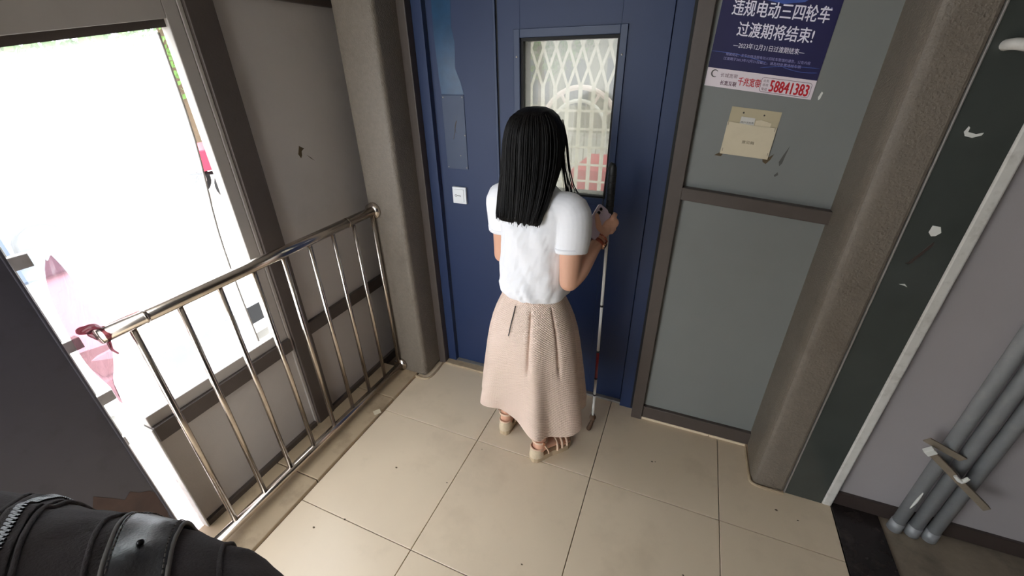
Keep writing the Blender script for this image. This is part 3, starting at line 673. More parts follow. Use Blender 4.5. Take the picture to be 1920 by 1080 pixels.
# shirt: torso and sleeves as one cloth surface
def wr(a, x, y, z):
    k = mnoise.noise(Vector((x * 11, y * 11, z * 7))) * .010 + .014 * (abs(mnoise.noise(Vector((x * 22 + z * 14, y * 22, z * 5 + 4)))) - .25) + .006 * (abs(mnoise.noise(Vector((x * 34 - z * 26, y * 30 + 3, z * 12)))) - .25)
    r = math.hypot(x, y) or 1; return x * (1 + k / r), y * (1 + k / r), z
SR = [(.912, .118, .095, .105), (.916, .140, .118, .122), (.928, .152, .128, .132), (.95, .157, .130, .136), (.98, .154, .126, .132), (1.04, .150, .124, .126), (1.10, .150, .124, .122), (1.16, .154, .122, .120), (1.22, .160, .112, .115), (1.27, .162, .098, .106), (1.305, .155, .082, .092), (1.335, .128, .068, .078), (1.36, .085, .06, .066), (1.378, .066, .058, .062), (1.39, .060, .056, .060)]
SRi = []
for i in range(len(SR) - 1):
    for t in (0, .5): SRi.append(tuple(SR[i][k] * (1 - t) + SR[i + 1][k] * t for k in range(4)))
SRi.append(SR[-1])
shirt = [loft([ring(z, a, b, c, n=72, e=2.25, fn=wr) for z, a, b, c in SRi])]
SE = SH.lerp(EL, .53) + Vector((.006, -.004, 0)); shirt.append(tube([L(.09, -.01, 1.295), SH + Vector((0, 0, .006)), SH.lerp(SE, .5) + Vector((.008, 0, 0)), SE], [.062, .067, .066, .060], 24, 5))
SEl = SL.lerp(ELl, .50); shirt.append(tube([L(-.09, -.01, 1.295), SL + Vector((0, 0, .006)), SL.lerp(SEl, .5), SEl], [.062, .067, .066, .060], 24, 5))
st = obj('shirt', fuse(shirt, 0.004, 2), 'shirt', wm, True)
dS = (SE - SH).normalized(); dL_ = (SEl - SL).normalized()
obj('cuff', tube([SE - dS * .014, SE + dS * .004], [.0625, .0605], 28, 1), 'shirt', st, True)
obj('cuff', tube([SEl - dL_ * .014, SEl + dL_ * .004], [.0625, .0605], 28, 1), 'shirt', st, True)
obj('collar', loft([ring(1.372, .074, .064, .07), ring(1.40, .062, .056, .066), ring(1.405, .058, .052, .062), ring(1.37, .062, .055, .06)], cap=False), 'shirt', st, True)

# skirt
def skirt_mesh():
    n = 240; rows = []; SK = [(.925, .126, .112), (.90, .134, .12), (.87, .148, .135), (.83, .166, .153), (.78, .184, .172), (.72, .199, .19), (.64, .213, .205), (.55, .226, .216), (.46, .238, .226), (.38, .248, .233), (.31, .256, .238), (.275, .259, .240), (.270, .256, .237)]
    fine = []
    for i in range(len(SK) - 1):
        for t in (0, .34, .67): fine.append(tuple(SK[i][k] * (1 - t) + SK[i + 1][k] * t for k in range(3)))
    fine.append(SK[-1])
    slits = [math.radians(a) for a in (-128, -62, -25, 20, 60, 120, 160, 200)]
    for z, rx, ry in fine:
        d = (0.925 - z) / .65
        P = []
        for k in range(n):
            a = 2 * math.pi * k / n - math.pi; c, s = math.cos(a), math.sin(a)
            w = 1 + .085 * d * (math.cos(7 * a + .7) + .45 * math.cos(4 * a + 2.2) + .3 * math.cos(13 * a))
            for q in slits:
                dd = (a - q + math.pi) % (2 * math.pi) - math.pi
                fall = max(0, min(1, (z - .60) / .05)) * max(0, min(1, (.90 - z) / .03))
                w -= fall * .085 * math.exp(-(dd / .035) ** 2)
                w += .04 * d * math.exp(-((dd - .16) / .12) ** 2)
            hem = (max(0, .74 - z) / .47) ** 1.6
            dzh = hem * (.02 + .05 * max(0, -c) - .012 * max(0, c) + .11 * math.exp(-((a + math.pi / 2 + .1) / .6) ** 2) + .006 * math.sin(5 * a))
            P.append(L((rx if c > 0 else rx * (1 - .05 * d)) * c * w, ry * s * w - .012, z + dzh))
        rows.append(P)
    V, Fc = loft(rows, cap=False)
    me = bpy.data.meshes.new('skirt'); me.from_pydata([tuple(v) for v in V], [], Fc); me.update()
    uv = me.uv_layers.new(name='UVMap'); nr = len(rows)
    for p in me.polygons:
        for li, vi in zip(p.loop_indices, p.vertices):
            r, k = divmod(vi, n); 
            if k == 0 and any(me.vertices[v].index % n == n - 1 for v in p.vertices): k = n
            uv.data[li].uv = (k / n * 1.45, fine[r][0])
    return me
def quilt_mat():
    m = mat('quilted_blush_fabric', (248, 222, 206), 0.8, var=0.05, scale=8)
    nt = m.node_tree; N = nt.nodes; K = nt.links; b = N['Principled BSDF']
    u = N.new('ShaderNodeUVMap'); sx = N.new('ShaderNodeSeparateXYZ'); K.new(u.outputs[0], sx.inputs[0])
    def mth(op, a, b_=None):
        q = N.new('ShaderNodeMath'); q.operation = op
        for i, v in enumerate((a, b_)):
            if v is None: continue
            if isinstance(v, (int, float)): q.inputs[i].default_value = v
            else: K.new(v, q.inputs[i])
        return q.outputs[0]
    U_ = mth('MULTIPLY', sx.outputs[0], 190.0); V_ = mth('MULTIPLY', sx.outputs[1], 330.0)
    h = mth('ABSOLUTE', mth('MULTIPLY', mth('SINE', mth('ADD', U_, V_)), mth('SINE', mth('SUBTRACT', U_, V_))))
    h = mth('POWER', h, 0.6)
    bp = N.new('ShaderNodeBump'); bp.inputs['Strength'].default_value = 0.75; bp.inputs['Distance'].default_value = 0.005
    K.new(h, bp.inputs['Height']); K.new(bp.outputs[0], b.inputs['Normal'])
    return m
MT['skirt'] = quilt_mat()
sk = obj('skirt', skirt_mesh(), 'skirt', wm, True)
sm = sk.modifiers.new('thick', 'SOLIDIFY'); sm.thickness = 0.004; sm.offset = -1
obj('waistband', loft([ring(z, a, b, c, -.0) for z, a, b, c in ((.965, .120, .102, .108), (.96, .126, .108, .115), (.915, .133, .116, .124), (.91, .125, .108, .115))], cap=False), 'skirt', sk, True)
obj('zipper', tube([L(.0, -.142, .90), L(0, -.154, .87), L(0, -.173, .83), L(0, -.192, .78)], .0022, 8, 4), 'ink', sk, True)

# hair
def hair_mesh():
    n = 120; rows = []
    HR = [(1.643, .012, .012, -.012), (1.640, .036, .04, -.012), (1.630, .060, .066, -.012), (1.612, .080, .088, -.012), (1.585, .096, .104, -.012), (1.55, .105, .113, -.013), (1.51, .109, .115, -.015), (1.47, .110, .110, -.022), (1.43, .110, .100, -.034), (1.39, .110, .086, -.052), (1.35, .108, .070, -.074), (1.31, .105, .055, -.094), (1.292, .102, .044, -.106), (1.28, .098, .036, -.118), (1.27, .090, .026, -.122)]
    fine = []
    for i in range(len(HR) - 1):
        for t in (0, .34, .67): fine.append(tuple(HR[i][k] * (1 - t) + HR[i + 1][k] * t for k in range(4)))
    fine.append(HR[-1])
    for z, rx, ry, cf in fine:
        P = []
        for k in range(n):
            a = 2 * math.pi * k / n; c, s = math.cos(a), math.sin(a)
            lock = mnoise.noise(Vector((c * 5, s * 5, z * 1.2))) * .006 + mnoise.noise(Vector((c * 22, s * 22, z * 1.5))) * .0028
            w = 1 + lock / .1 * min(1, (1.66 - z) / .06)
            fr_ = max(0, min(1, (s - .55) / .25)) * max(0, min(1, (1.60 - z) / .03)) * max(0, min(1, (z - 1.36) / .04))
            w *= 1 - .48 * fr_
            dzz = (-.012 * abs(math.sin(9 * a + 1)) - .006 * math.sin(23 * a)) if z < 1.29 else 0
            P.append(L(rx * c * w, cf + ry * s * w, z + dzz))
        rows.append(P)
    return loft(rows)
hr = obj('hair', hair_mesh(), 'hair', wm, True)
# locks over the shoulders and loose strands
def strand(P, r0, seg=6): return tube(P, [r0 * .3] + [r0] * (len(P) - 3) + [r0 * .9, r0 * .3], seg, 4)
st_parts = []
for s in (-1, 1):
    for k in range(22):
        u = random.random(); v = random.random()
        r0 = .085 + .022 * v; f0 = .005 + .04 * u
        ztip = random.uniform(1.22, 1.34)
        st_parts.append(strand([L(s * r0 * .8, f0, 1.60), L(s * r0, f0, 1.53), L(s * (r0 + .008), f0 + .012, 1.44), L(s * (r0 + .016 + .012 * v), f0 + .022, 1.37), L(s * (r0 + .022 + .022 * v), f0 + .035 + .02 * u, ztip)], random.uniform(.0009, .0022)))
for k in range(160):
    a = random.uniform(math.pi * 1.02, math.pi * 1.98); c, sn = math.cos(a), math.sin(a)
    zb = random.uniform(1.25, 1.278)
    j = random.uniform(.98, 1.04)
    st_parts.append(strand([L(.03 * c, -.012 + .03 * sn, 1.641), L(.085 * c, -.012 + .093 * sn, 1.607), L(.107 * c * j, -.014 + .112 * sn * j, 1.54), L(.111 * c * j, -.028 + .106 * sn * j, 1.45), L(.109 * c * j, -.075 + .071 * sn * j, 1.35), L(.098 * c * j, -.120 + .037 * sn * j, zb)], random.uniform(.0012, .0028), 5))
obj('loose_strands', join(*st_parts), 'hair', hr, True, kind='stuff')

# sandals
for (hp, fd, sdv), s in zip(feet, (-1, 1)):
    def fo(y, x, z): return hp + fd * y + sdv * (x * s) + Vector((0, 0, z))
    outl = [(0.0, 0, .0), (.004, .02, 0), (.02, .031, 0), (.06, .033, 0), (.11, .034, 0), (.16, .045, 0), (.2, .046, 0), (.228, .034, 0), (.244, .012, 0), (.246, -.01, 0), (.232, -.028, 0), (.2, -.040, 0), (.15, -.038, 0), (.10, -.030, 0), (.06, -.031, 0), (.02, -.031, 0), (.004, -.02, 0)]
    shoe = obj('sandal', loft([[fo(y, x, z) for y, x, _ in outl] for z in (0.0005, .006, .03, .036)]), 'sole', wm, False)
    cup = []
    for z, gro in ((.03, .0035), (.05, .002), (.075, -.001), (.092, -.005), (.0925, -.009), (.05, -.006), (.032, -.006)):
        P = []
        for k in range(21):
            a = math.radians(-110 + 220 * k / 20); P.append(fo(.040 - (.040 + gro) * math.cos(a), (.034 + gro) * math.sin(a), z - .012 * abs(k - 10) / 10 * (z > .06)))
        cup.append(P)
    obj('heel_cup', loft(cup, closed=False, cap=False), 'sandalcup', shoe, True)
    obj('cup_binding', tube([fo(.040 - .036 * math.cos(math.radians(-110 + 220 * k / 20)), .030 * math.sin(math.radians(-110 + 220 * k / 20)), .092 - .012 * abs(k - 10) / 10) for k in range(21)], .0045, 8, 1), 'sandal', shoe, True)
    def strap(c0, rx, ry, tilt, w):
        P1 = []; P2 = []; P3 = []; P4 = []
        for k in range(28):
            a = 2 * math.pi * k / 28; y = c0[0] + ry * math.sin(a); x = rx * math.cos(a); z = c0[1] + tilt * math.sin(a)
            P1.append(fo(y, x, z - w)); P2.append(fo(y, x, z + w)); P3.append(fo(c0[0] + (ry - .003) * math.sin(a), (rx - .003) * math.cos(a), z + w)); P4.append(fo(c0[0] + (ry - .003) * math.sin(a), (rx - .003) * math.cos(a), z - w))
        return loft([P1, P2, P3, P4, P1], cap=False)
    obj('ankle_strap', strap((.053, .128), .040, .042, -.004, .006), 'sandal', shoe, True)
    obj('side_strap', tube([fo(.05, .037, .128), fo(.062, .038, .10), fo(.08, .037, .06), fo(.085, .036, .035)], .0042, 8, 4), 'sandal', shoe, True)
    obj('side_strap', tube([fo(.05, -.037, .128), fo(.062, -.038, .10), fo(.08, -.037, .06), fo(.085, -.034, .035)], .0042, 8, 4), 'sandal', shoe, True)
    for y0 in (.135, .165, .195):
        obj('toe_strap', tube([fo(y0, .044, .034), fo(y0 + .004, .032, .072 - .12 * (y0 - .135)), fo(y0 + .006, 0, .092 - .22 * (y0 - .135)), fo(y0 + .004, -.03, .072 - .12 * (y0 - .135)), fo(y0, -.038, .034)], .0065, 8, 5, flat=(fd, 1.0)), 'sandal', shoe, True)
    obj('buckle', box(*(lambda q: (q.x - .005, q.x + .005, q.y - .004, q.y + .004, q.z - .008, q.z + .008))(fo(.05, .042, .128)), .001, 1), 'gold', shoe)

# bracelets and watch
def bracelet_ring(c, d, r, rb, nb):
    d = d.normalized(); u = d.cross(Vector((0, 0, 1))).normalized(); v = d.cross(u); parts = []
    for k in range(nb):
        a = 2 * math.pi * k / nb; parts.append((c + (u * math.cos(a) + v * math.sin(a)) * r))
    return parts
dfa = (WR - EL).normalized()
b1 = empty('bead_bracelet', WR + dfa * .006, 'thin reddish bead bracelet on the right wrist of the woman', 'bracelet')
for q in bracelet_ring(WR + dfa * .006, dfa, .0268, .004, 22): obj('bead', ell(q, (.0036, 0, 0), (0, .0036, 0), (0, 0, .0036)), 'bead', b1, True)
cw = WR - dfa * .018
wa = empty('wrist_watch', cw, 'brown strap wrist watch below the bead bracelet on the right forearm', 'watch')
d = dfa; u = d.cross(Vector((0, 0, 1))).normalized(); v = d.cross(u)
rg = [[cw + d * o + (u * math.cos(2 * math.pi * k / 28) + v * math.sin(2 * math.pi * k / 28)) * r for k in range(28)] for o, r in ((-.007, .026), (-.007, .0285), (.007, .0285), (.007, .026), (-.007, .026))]
obj('strap', loft(rg, cap=False), 'bead', wa, True)
wd = Vector((.80, -.30, -.35)); wd = (wd - d * wd.dot(d)).normalized(); q = cw + wd * .029; e2 = d.cross(wd)
obj('case', prism([q + d * (.015 * math.cos(math.radians(45 * k + 22))) + e2 * (.013 * math.sin(math.radians(45 * k + 22))) - wd * .004 for k in range(8)], wd * .010, .0015), 'gold', wa)
obj('dial', prism([q + d * (.012 * math.cos(math.radians(45 * k + 22))) + e2 * (.010 * math.sin(math.radians(45 * k + 22))) + wd * .0055 for k in range(8)], wd * .001), 'lens', wa)

# white cane
cn = empty('white_cane', CANE(0), 'long white and red cane with a black grip in the right hand of the woman', 'cane')
def cseg(name, z0, z1, r, m, par=cn): return obj(name, tube([CANE(z0), CANE(z1)], r, 14, 1), m, par, True)
gp = obj('grip', tube([CANE(1.165), CANE(1.18), CANE(1.30), CANE(1.41), CANE(1.428)], [.012, .0145, .0155, .0155, .011], 18, 3, roundcap=True), 'black', cn, True)
for k in range(9):
    z = 1.20 + k * .024; obj('grip_rib', tube([CANE(z) - Vector((0, 0, .003)), CANE(z) + Vector((0, 0, .003))], .0165, 18, 1), 'black', gp, True)
obj('cord_loop', tube([CANE(1.43), CANE(1.44) + Vector((-.008, -.006, 0)), CANE(1.40) + Vector((-.020, -.014, 0)), CANE(1.32) + Vector((-.024, -.018, 0)), CANE(1.26) + Vector((-.024, -.018, 0)), CANE(1.235) + Vector((-.014, -.014, 0))], .0022, 8, 4), 'black', cn, True)
for a, b, m in ((1.17, .80, 'white'), (.795, .535, 'white'), (.53, .36, 'red'), (.355, .245, 'white'), (.24, .085, 'white')): cseg('shaft_section', a, b, .0068, m)
for z in (.797, .532, .357, .243): cseg('joint', z - .005, z + .005, .0078, 'black')
cseg('tip_socket', .045, .095, .011, 'browntip')
obj('tip_ball', ell(CANE(.075), (.017, 0, 0), (0, .017, 0), (0, 0, .016)), 'browntip', cn, True)
obj('roller_tip', tube([CANE(.055), CANE(.03) + Vector((-.006, -.014, 0)), CANE(.014) + Vector((-.012, -.03, 0))], [.009, .012, .013], 12, 3, roundcap=True), 'browntip', cn, True)

# phone held against the cane
c0 = [Vector(q) for q in ((.494, .237, 1.285), (.542, .259, 1.247), (.509, .161, 1.146), (.461, .143, 1.191))]
c0[1] = c0[0] + (c0[1] - c0[0]) * 1.02
pc = sum(c0, Vector()) / 4; pu = (c0[1] - c0[0] + c0[2] - c0[3]).normalized(); pv = ((c0[0] - c0[3]) + (c0[1] - c0[2])).normalized()
pn = pu.cross(pv).normalized()
if pn.dot(Vector((.80, -1.37, 1.77)) - pc) < 0: pn = -pn
pv = (pv - pu * pv.dot(pu)).normalized()
ph = empty('phone', pc, 'lilac smartphone with two lenses held in the right hand of the woman', 'phone')
def prr(w, h, r, lift):
    P = []
    for cx, cy, a0 in ((w - r, h - r, 0), (-w + r, h - r, 90), (-w + r, -h + r, 180), (w - r, -h + r, 270)):
        for k in range(6):
            a = math.radians(a0 + k * 18); P.append(pc + pu * (cx + r * math.cos(a)) + pv * (cy + r * math.sin(a)) + pn * lift)
    return P
pc = pc + pn * .004
obj('shell', prism(prr(.034, .067, .010, -.004), pn * .008, .0015), 'lilac', ph)
obj('screen', prism(prr(.031, .064, .008, -.0046), pn * .0008), 'lens', ph)
for v_ in (.050, .032): obj('lens', tube([pc + pu * -.017 + pv * v_ + pn * .003, pc + pu * -.017 + pv * v_ + pn * .0058], .0068, 16, 1), 'lens', ph, True)
obj('flash', ell(pc + pu * -.006 + pv * .041 + pn * .004, pu * .002, pv * .002, pn * .0008), 'white', ph)

# ================================================================== BLACK BAG carried by the photographer
BO = Vector((.80084, -1.37243, 0)); BE1 = Vector((.9201, .3916, 0)); BE2 = Vector((-.3916, .9201, 0))
def btop(X):
    T = [(-.95, 1.29), (-.75, 1.40), (-.66, 1.42), (-.60, 1.418), (-.55, 1.432), (-.47, 1.42), (-.42, 1.418), (-.36, 1.402), (-.30, 1.388), (-.26, 1.368), (-.225, 1.335), (-.195, 1.26), (-.17, 1.14)]
    for i in range(len(T) - 1):
        if T[i][0] <= X <= T[i + 1][0]:
            t = (X - T[i][0]) / (T[i + 1][0] - T[i][0]); t = t * t * (3 - 2 * t) * .5 + t * .5
            return T[i][1] + (T[i + 1][1] - T[i][1]) * t
    return T[0][1] if X < T[0][0] else T[-1][1]
def bdim(X): return .335 - .22 * max(0, X + .60) ** 1.2 - .12 * max(0, (X + .3) / .12) ** 2 * .5, -.03
def bsurf(X, t, lift=0.0):
    """t around the section: 0 far rim .. 1 top .. 2 near rim .. 3 bottom"""
    zt = btop(X); y1, y0 = bdim(X); zb = .93 + .06 * max(0, (X + .32) / .14) ** 2
    cx, cz = (y0 + y1) / 2, (zt + zb) / 2; a, b = (y1 - y0) / 2 + lift, (zt - zb) / 2 + lift
    an = math.pi / 2 * t; c, s = math.cos(an), math.sin(an); e = 2 / 3.0
    fold = .007 * mnoise.noise(Vector((X * 14, t * 3, 0))) + .004 * mnoise.noise(Vector((X * 40, t * 7, 3)))
    return BO + BE1 * X + BE2 * (cx + (a + fold) * math.copysign(abs(c) ** e, c)) + Vector((0, 0, cz + (b + fold) * math.copysign(abs(s) ** e, s)))
def skew(x0, k=.75):
    def f(t):
        y1, y0 = bdim(x0); c = math.cos(math.pi / 2 * t); yy = (y0 + y1) / 2 + (y1 - y0) / 2 * math.copysign(abs(c) ** (2 / 3.0), c)
        return x0 + k * max(0, (y1 - yy) - .01) * (1 if t > 0 else 0)
    return f
bag = empty('shoulder_bag', (.33, -1.42, .93), 'black fabric bag with a zip and leather strap at the lower left corner', 'bag')
rows = []
for i in range(81):
    X = -.95 + .78 * i / 80; rows.append([bsurf(X, 4 * k / 96) for k in range(96)])
ctr = lambda R: sum(R, Vector()) / len(R)
rows = [[ctr(rows[0]).lerp(p, .6) - BE1 * .02 for p in rows[0]]] + rows + [[ctr(rows[-1]).lerp(p, .7) + BE1 * .012 for p in rows[-1]]]
obj('shell', loft(rows), 'fabric', bag, True)
def band(Xf, w, t0, t1, lift, n=40, m=8, th=.003):
    A = []
    for i in range(n + 1):
        t = t0 + (t1 - t0) * i / n; xc = Xf(t); P = []
        for k in range(m + 1): P.append(bsurf(xc + (k / m - .5) * w, t, lift))
        for k in range(m, -1, -1): P.append(bsurf(xc + (k / m - .5) * w, t, lift - th))
        A.append(P)
    return loft(A)
stx = skew(-.392)
lst = obj('leather_strap', band(stx, .056, -.3, 1.5, .006), 'leather', bag, True)
for s in (-1, 1):
    obj('strap_piping', tube([bsurf(stx(t) + s * .028, t, .005) for t in [-.3 + 1.9 * k / 60 for k in range(61)]], .0022, 6, 1), 'thread', lst, True)
    for k in range(44):
        t = .22 + .9 * k / 44; obj('stitch', tube([bsurf(stx(t) + s * .0235, t, .0066), bsurf(stx(t + .012) + s * .0235, t + .012, .0066)], .0007, 4, 1), 'thread', lst)
obj('rivet', ell(bsurf(stx(.72) + .0, .72, .007), (.003, 0, 0), (0, .003, 0), (0, 0, .003)), 'zip', lst, True)
zx = skew(-.525, .85)
zz = obj('zip_tape', band(zx, .026, -.2, 1.5, .004), 'fabric', bag, True)
for s in (-1, 1): obj('piping', tube([bsurf(zx(t) + s * .018, t, .002) for t in [-.2 + 1.8 * k / 60 for k in range(61)]], .0022, 8, 1), 'fabric', bag, True)
zt_ = []
for k in range(150):
    t = .15 + 1.2 * k / 150; s = 1 if k % 2 else -1
    p = bsurf(zx(t), t, .005); q = bsurf(zx(t) + s * .0045, t, .005); zt_.append(tube([p - (q - p) * .3, q], .0013, 5, 1))
obj('zip_teeth', join(*zt_), 'zip', zz)
for xf, r in ((skew(-.438), .0022), (skew(-.32, .8), .0022), (skew(-.245, .4), .0025)):
    obj('seam', tube([bsurf(min(-.19, xf(t)), t, .001) for t in [-.2 + 1.8 * k / 60 for k in range(61)]], r, 8, 1), 'fabric', bag, True)
# embossed mark on the strap
for k, (du, dv, w, h) in enumerate(((-.010, .90, .010, .04), (.0, .92, .010, .05), (.010, .94, .010, .04))):
    obj('embossed_mark', tube([bsurf(stx(dv) + du - w * .4, dv - h * .5, .0072), bsurf(stx(dv) + du + w * .4, dv, .0075), bsurf(stx(dv) + du - w * .2, dv + h * .5, .0072)], .0012, 5, 3), 'zip', lst)

# ================================================================== OUTSIDE
GZ = -0.55
obj('ground', box(-40, 25, -30, 45, GZ - .1, GZ), 'ground', kind='structure', label='pale bright pavement outside')
# white car parked outside the window, front towards the landing
def car(name, X0, Yc, sgn, m, label, length=4.2, width=1.75, along='x'):
    """side profile lofted across the width; nose at X0 pointing along +X when sgn=1"""
    root = empty(name, (X0 - sgn * length / 2 if along == 'x' else X0, Yc, GZ), label, 'car')
    def P(u, w, z):   # u distance from nose, w across
        return Vector((X0 - sgn * u, Yc + w, GZ + z)) if along == 'x' else Vector((X0 + w, Yc + u, GZ + z))
    prof = [(0.0, .35), (.0, .62), (.12, .74), (.9, .90), (1.15, .95), (1.85, 1.40), (2.3, 1.47), (3.1, 1.44), (3.75, 1.05), (4.12, .98), (4.2, .75), (4.2, .38), (3.6, .25), (.5, .25)]
    rows = []
    for w, sc, zs in ((-.5, .97, .93), (-.46, 1.0, .97), (-.3, 1.0, 1.0), (0, 1.0, 1.015), (.3, 1.0, 1.0), (.46, 1.0, .97), (.5, .97, .93)):
        R = []
        for u, z in prof:
            ww = w * width
            if z > .97: ww *= 1 - .22 * (z - .97) / .5
            R.append(P(length / 2 + (u - 2.1) * sc * length / 4.2, ww, z * (zs if z > .5 else 1)))
        rows.append(R)
    obj('car_body', loft(rows), m, root, False)
    obj('windshield', prism([P(1.14, -.66, .975), P(1.14, .66, .975), P(1.80, .58, 1.395), P(1.80, -.58, 1.395)], P(0, 0, .02) - P(.012, 0, 0)), 'carglass', root)
    obj('rear_window', prism([P(3.70, -.62, 1.10), P(3.70, .62, 1.10), P(3.18, .56, 1.43), P(3.18, -.56, 1.43)], P(0, 0, .02) - P(-.012, 0, 0)), 'carglass', root)
    for s in (-1, 1):
        for q in (((1.3, 1.0), (2.3, 1.0), (2.3, 1.40), (1.9, 1.37)), ((2.38, 1.0), (3.5, 1.02), (3.05, 1.38), (2.38, 1.40))):
            obj('side_window', prism([P(u, s * (width * .5 * (1 - .22 * (z - .97) / .5) + .004), z) for u, z in q], (P(0, s * .006, 0) - P(0, 0, 0))), 'carglass', root)
        for u in (.85, 3.3):
            wq = obj('wheel', tube([P(u, s * (width / 2 - .2), .31), P(u, s * (width / 2 + .01), .31)], .31, 24, 1), 'tyre', root)
            obj('hub', tube([P(u, s * (width / 2), .31), P(u, s * (width / 2 + .02), .31)], .19, 16, 1), 'alu', wq)
        obj('headlight', prism([P(.02, s * .55, .62), P(.02, s * .80, .64), P(.22, s * .82, .76), P(.16, s * .55, .74)], P(-.02, 0, .01) - P(0, 0, 0)), 'alu', root)
        obj('side_mirror', ell(P(1.35, s * (width / 2 + .08), 1.02), P(.07, 0, 0) - P(0, 0, 0), P(0, .1, 0) - P(0, 0, 0), Vector((0, 0, .07))), m, root, True)
    obj('grille', prism([P(-.004, -.45, .45), P(-.004, .45, .45), P(-.004, .5, .6), P(-.004, -.5, .6)], P(-.01, 0, 0) - P(0, 0, 0)), 'tyre', root)
    return root, P
cr, CP = car('parked_car', -2.35, 0.30, 1, 'carwhite', 'white car parked outside the bright window')
obj('steering_wheel', tube([CP(1.32 + .08 * math.sin(a * .4488), -.30 + .18 * math.cos(a * .4488), 1.14 + .17 * math.sin(a * .4488)) for a in range(15)], .016, 8, 1, False), 'tyre', cr, True)

# red cargo tricycle seen through the gap beside the pane
def tricycle(tx, ty, label):
    tq = empty('cargo_tricycle', (tx, ty, GZ), label, 'tricycle', 'red cargo tricycles outside')
    obj('cargo_box', join(*[((lambda me: ([v.co.copy() for v in me.vertices], [tuple(p.vertices) for p in me.polygons]))(box(tx - .5, tx + .5, ty - .7, ty + .5, GZ + .62, GZ + 1.0, .02)))]), 'carred', tq)
    obj('seat', box(tx - .2, tx + .2, ty + .55, ty + .95, GZ + .72, GZ + .82, .03), 'tyre', tq)
    obj('frame_tube', tube([(tx, ty - .6, GZ + .5), (tx, ty + .6, GZ + .45), (tx, ty + 1.2, GZ + .7), (tx, ty + 1.3, GZ + 1.1)], .035, 8, 4), 'tyre', tq)
    obj('handlebar', tube([(tx - .35, ty + 1.15, GZ + 1.12), (tx, ty + 1.3, GZ + 1.1), (tx + .35, ty + 1.15, GZ + 1.12)], .02, 8, 3), 'alu', tq)
    for wx, wy in ((tx - .55, ty - .2), (tx + .55, ty - .2), (tx, ty + 1.45)):
        wq = obj('wheel', tube([(wx - .05, wy, GZ + .3), (wx + .05, wy, GZ + .3)], .3, 24, 1), 'tyre', tq)
        obj('rim', tube([(wx - .06, wy, GZ + .3), (wx + .06, wy, GZ + .3)], .2, 20, 1), 'white', wq)
        for k in range(5):
            a = k * 1.2566; obj('spoke', tube([(wx + .065, wy, GZ + .3), (wx + .065, wy + .18 * math.cos(a), GZ + .3 + .18 * math.sin(a))], .018, 6, 1), 'tyre', wq)
tricycle(-8.2, 4.35, 'red cargo tricycle in the gap beside the window pane')
tricycle(-0.25, 5.2, 'red cargo tricycle behind the lattice of the lift window')

def tree(x, y, h, r, label):
    root = empty('tree', (x, y, GZ), label, 'tree', 'leafy trees outside')
    obj('trunk', tube([(x, y, GZ), (x + .05, y, GZ + h * .3), (x - .05, y + .05, GZ + h * .55), (x, y, GZ + h * .75)], [.14, .11, .08, .04], 10, 4), 'bark', root, True)
    V = []; Fc = []
    for k in range(2600):
        while True:
            q = Vector((random.uniform(-1, 1), random.uniform(-1, 1), random.uniform(-1, 1)))
            if .3 < q.length < 1: break
        c = Vector((x, y, GZ + h * .68)) + Vector((q.x * r, q.y * r, q.z * h * .34)); n = Vector((random.gauss(0, 1), random.gauss(0, 1), random.gauss(0, 1))).normalized()
        a = n.orthogonal().normalized() * random.uniform(.05, .10); b = n.cross(a) * .6; i = len(V)
        V += [c - a, c + b, c + a, c - b]; Fc.append((i, i + 1, i + 2, i + 3))
    obj('foliage', (V, Fc), 'leaf', root, kind='stuff')
tree(-9.0, 2.2, 4.6, 1.6, 'leafy tree outside the window on the left, behind the white car')
tree(-11.5, 6.2, 5.0, 1.8, 'leafy tree beyond the red tricycle, right of the other window tree')
tree(0.6, 11.5, 6.2, 2.4, 'green tree at the upper right of the lift window')
tree(-4.0, 12.5, 5.4, 2.0, 'green tree at the upper left of the lift window')

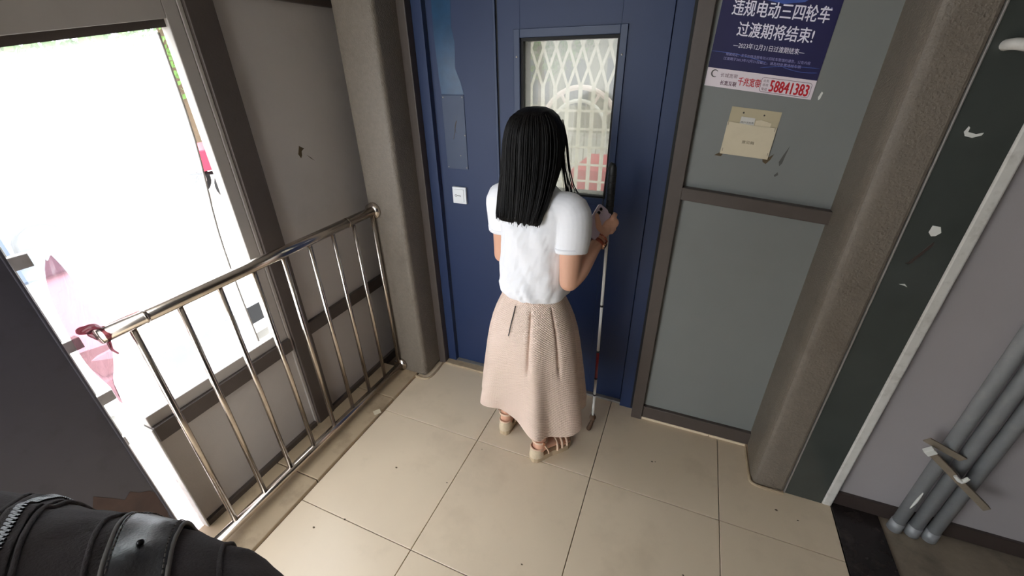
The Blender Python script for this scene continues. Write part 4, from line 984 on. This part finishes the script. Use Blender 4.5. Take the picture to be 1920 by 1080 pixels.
fs = empty('tarpaulin_shed', (-7.6, 0.1, GZ), 'pale blue sheet metal shed outside the window', 'shed')
obj('sheet_wall', box(-7.9, -7.4, -.5, .9, GZ, GZ + 1.7, .02), 'bluesheet', fs)
obj('shed_roof', box(-8.0, -7.2, -.6, 1.0, GZ + 1.7, GZ + 1.8, .02), 'farwall', fs)
fb = empty('far_building', (-14, -2, GZ), 'pale building with rows of windows outside the window', 'building')
obj('facade', box(-15, -14, -9, 1.5, GZ, 7), 'farwall', fb)
for i in range(6):
    for j in range(3): obj('window', box(-14.02, -13.97, -8.4 + i * 1.5, -7.4 + i * 1.5, .6 + j * 2.0, 1.7 + j * 2.0), 'carglass', fb)
bb = empty('backdrop_building', (0, 15, GZ), 'added grey-green backdrop building that darkens the view in the lift window', 'building')  # added backdrop, keeps the view darker than the lattice bars
obj('facade', box(-9, 7, 15, 16, GZ, 6), 'farwall2', bb)
for i in range(10): obj('window', box(-8.4 + i * 1.5, -7.5 + i * 1.5, 14.96, 15.02, .4, 1.9), 'carglass', bb)
# arched gateway behind the lift window
ag = empty('arched_gateway', (-1.45, 7.6, GZ), 'pinkish white arched gateway seen through the lattice of the lift window', 'gateway')
for rr_, m, yy in ((.80, 'archpink', 7.6), (.56, 'plaster_w', 7.55)):
    P = [(-1.45 + rr_ * math.cos(math.radians(a)), yy, .55 + rr_ * math.sin(math.radians(a))) for a in range(0, 181, 10)]
    obj('arch_ring', tube([(-1.45 + rr_, yy, GZ)] + P + [(-1.45 - rr_, yy, GZ)], .05 if m == 'archpink' else .035, 8, 1), m, ag)
for a in (30, 60, 90, 120, 150):
    ca, sa = math.cos(math.radians(a)), math.sin(math.radians(a)); obj('arch_spoke', tube([(-1.45 + .56 * ca, 7.58, .55 + .56 * sa), (-1.45 + .80 * ca, 7.58, .55 + .80 * sa)], .03, 6, 1), 'archpink', ag)
for k in range(-3, 4): obj('gate_bar', tube([(-1.45 + k * .13, 7.6, GZ), (-1.45 + k * .13, 7.6, .55 + math.sqrt(max(0, .56 ** 2 - (k * .13) ** 2)))], .012, 6, 1), 'alu', ag)
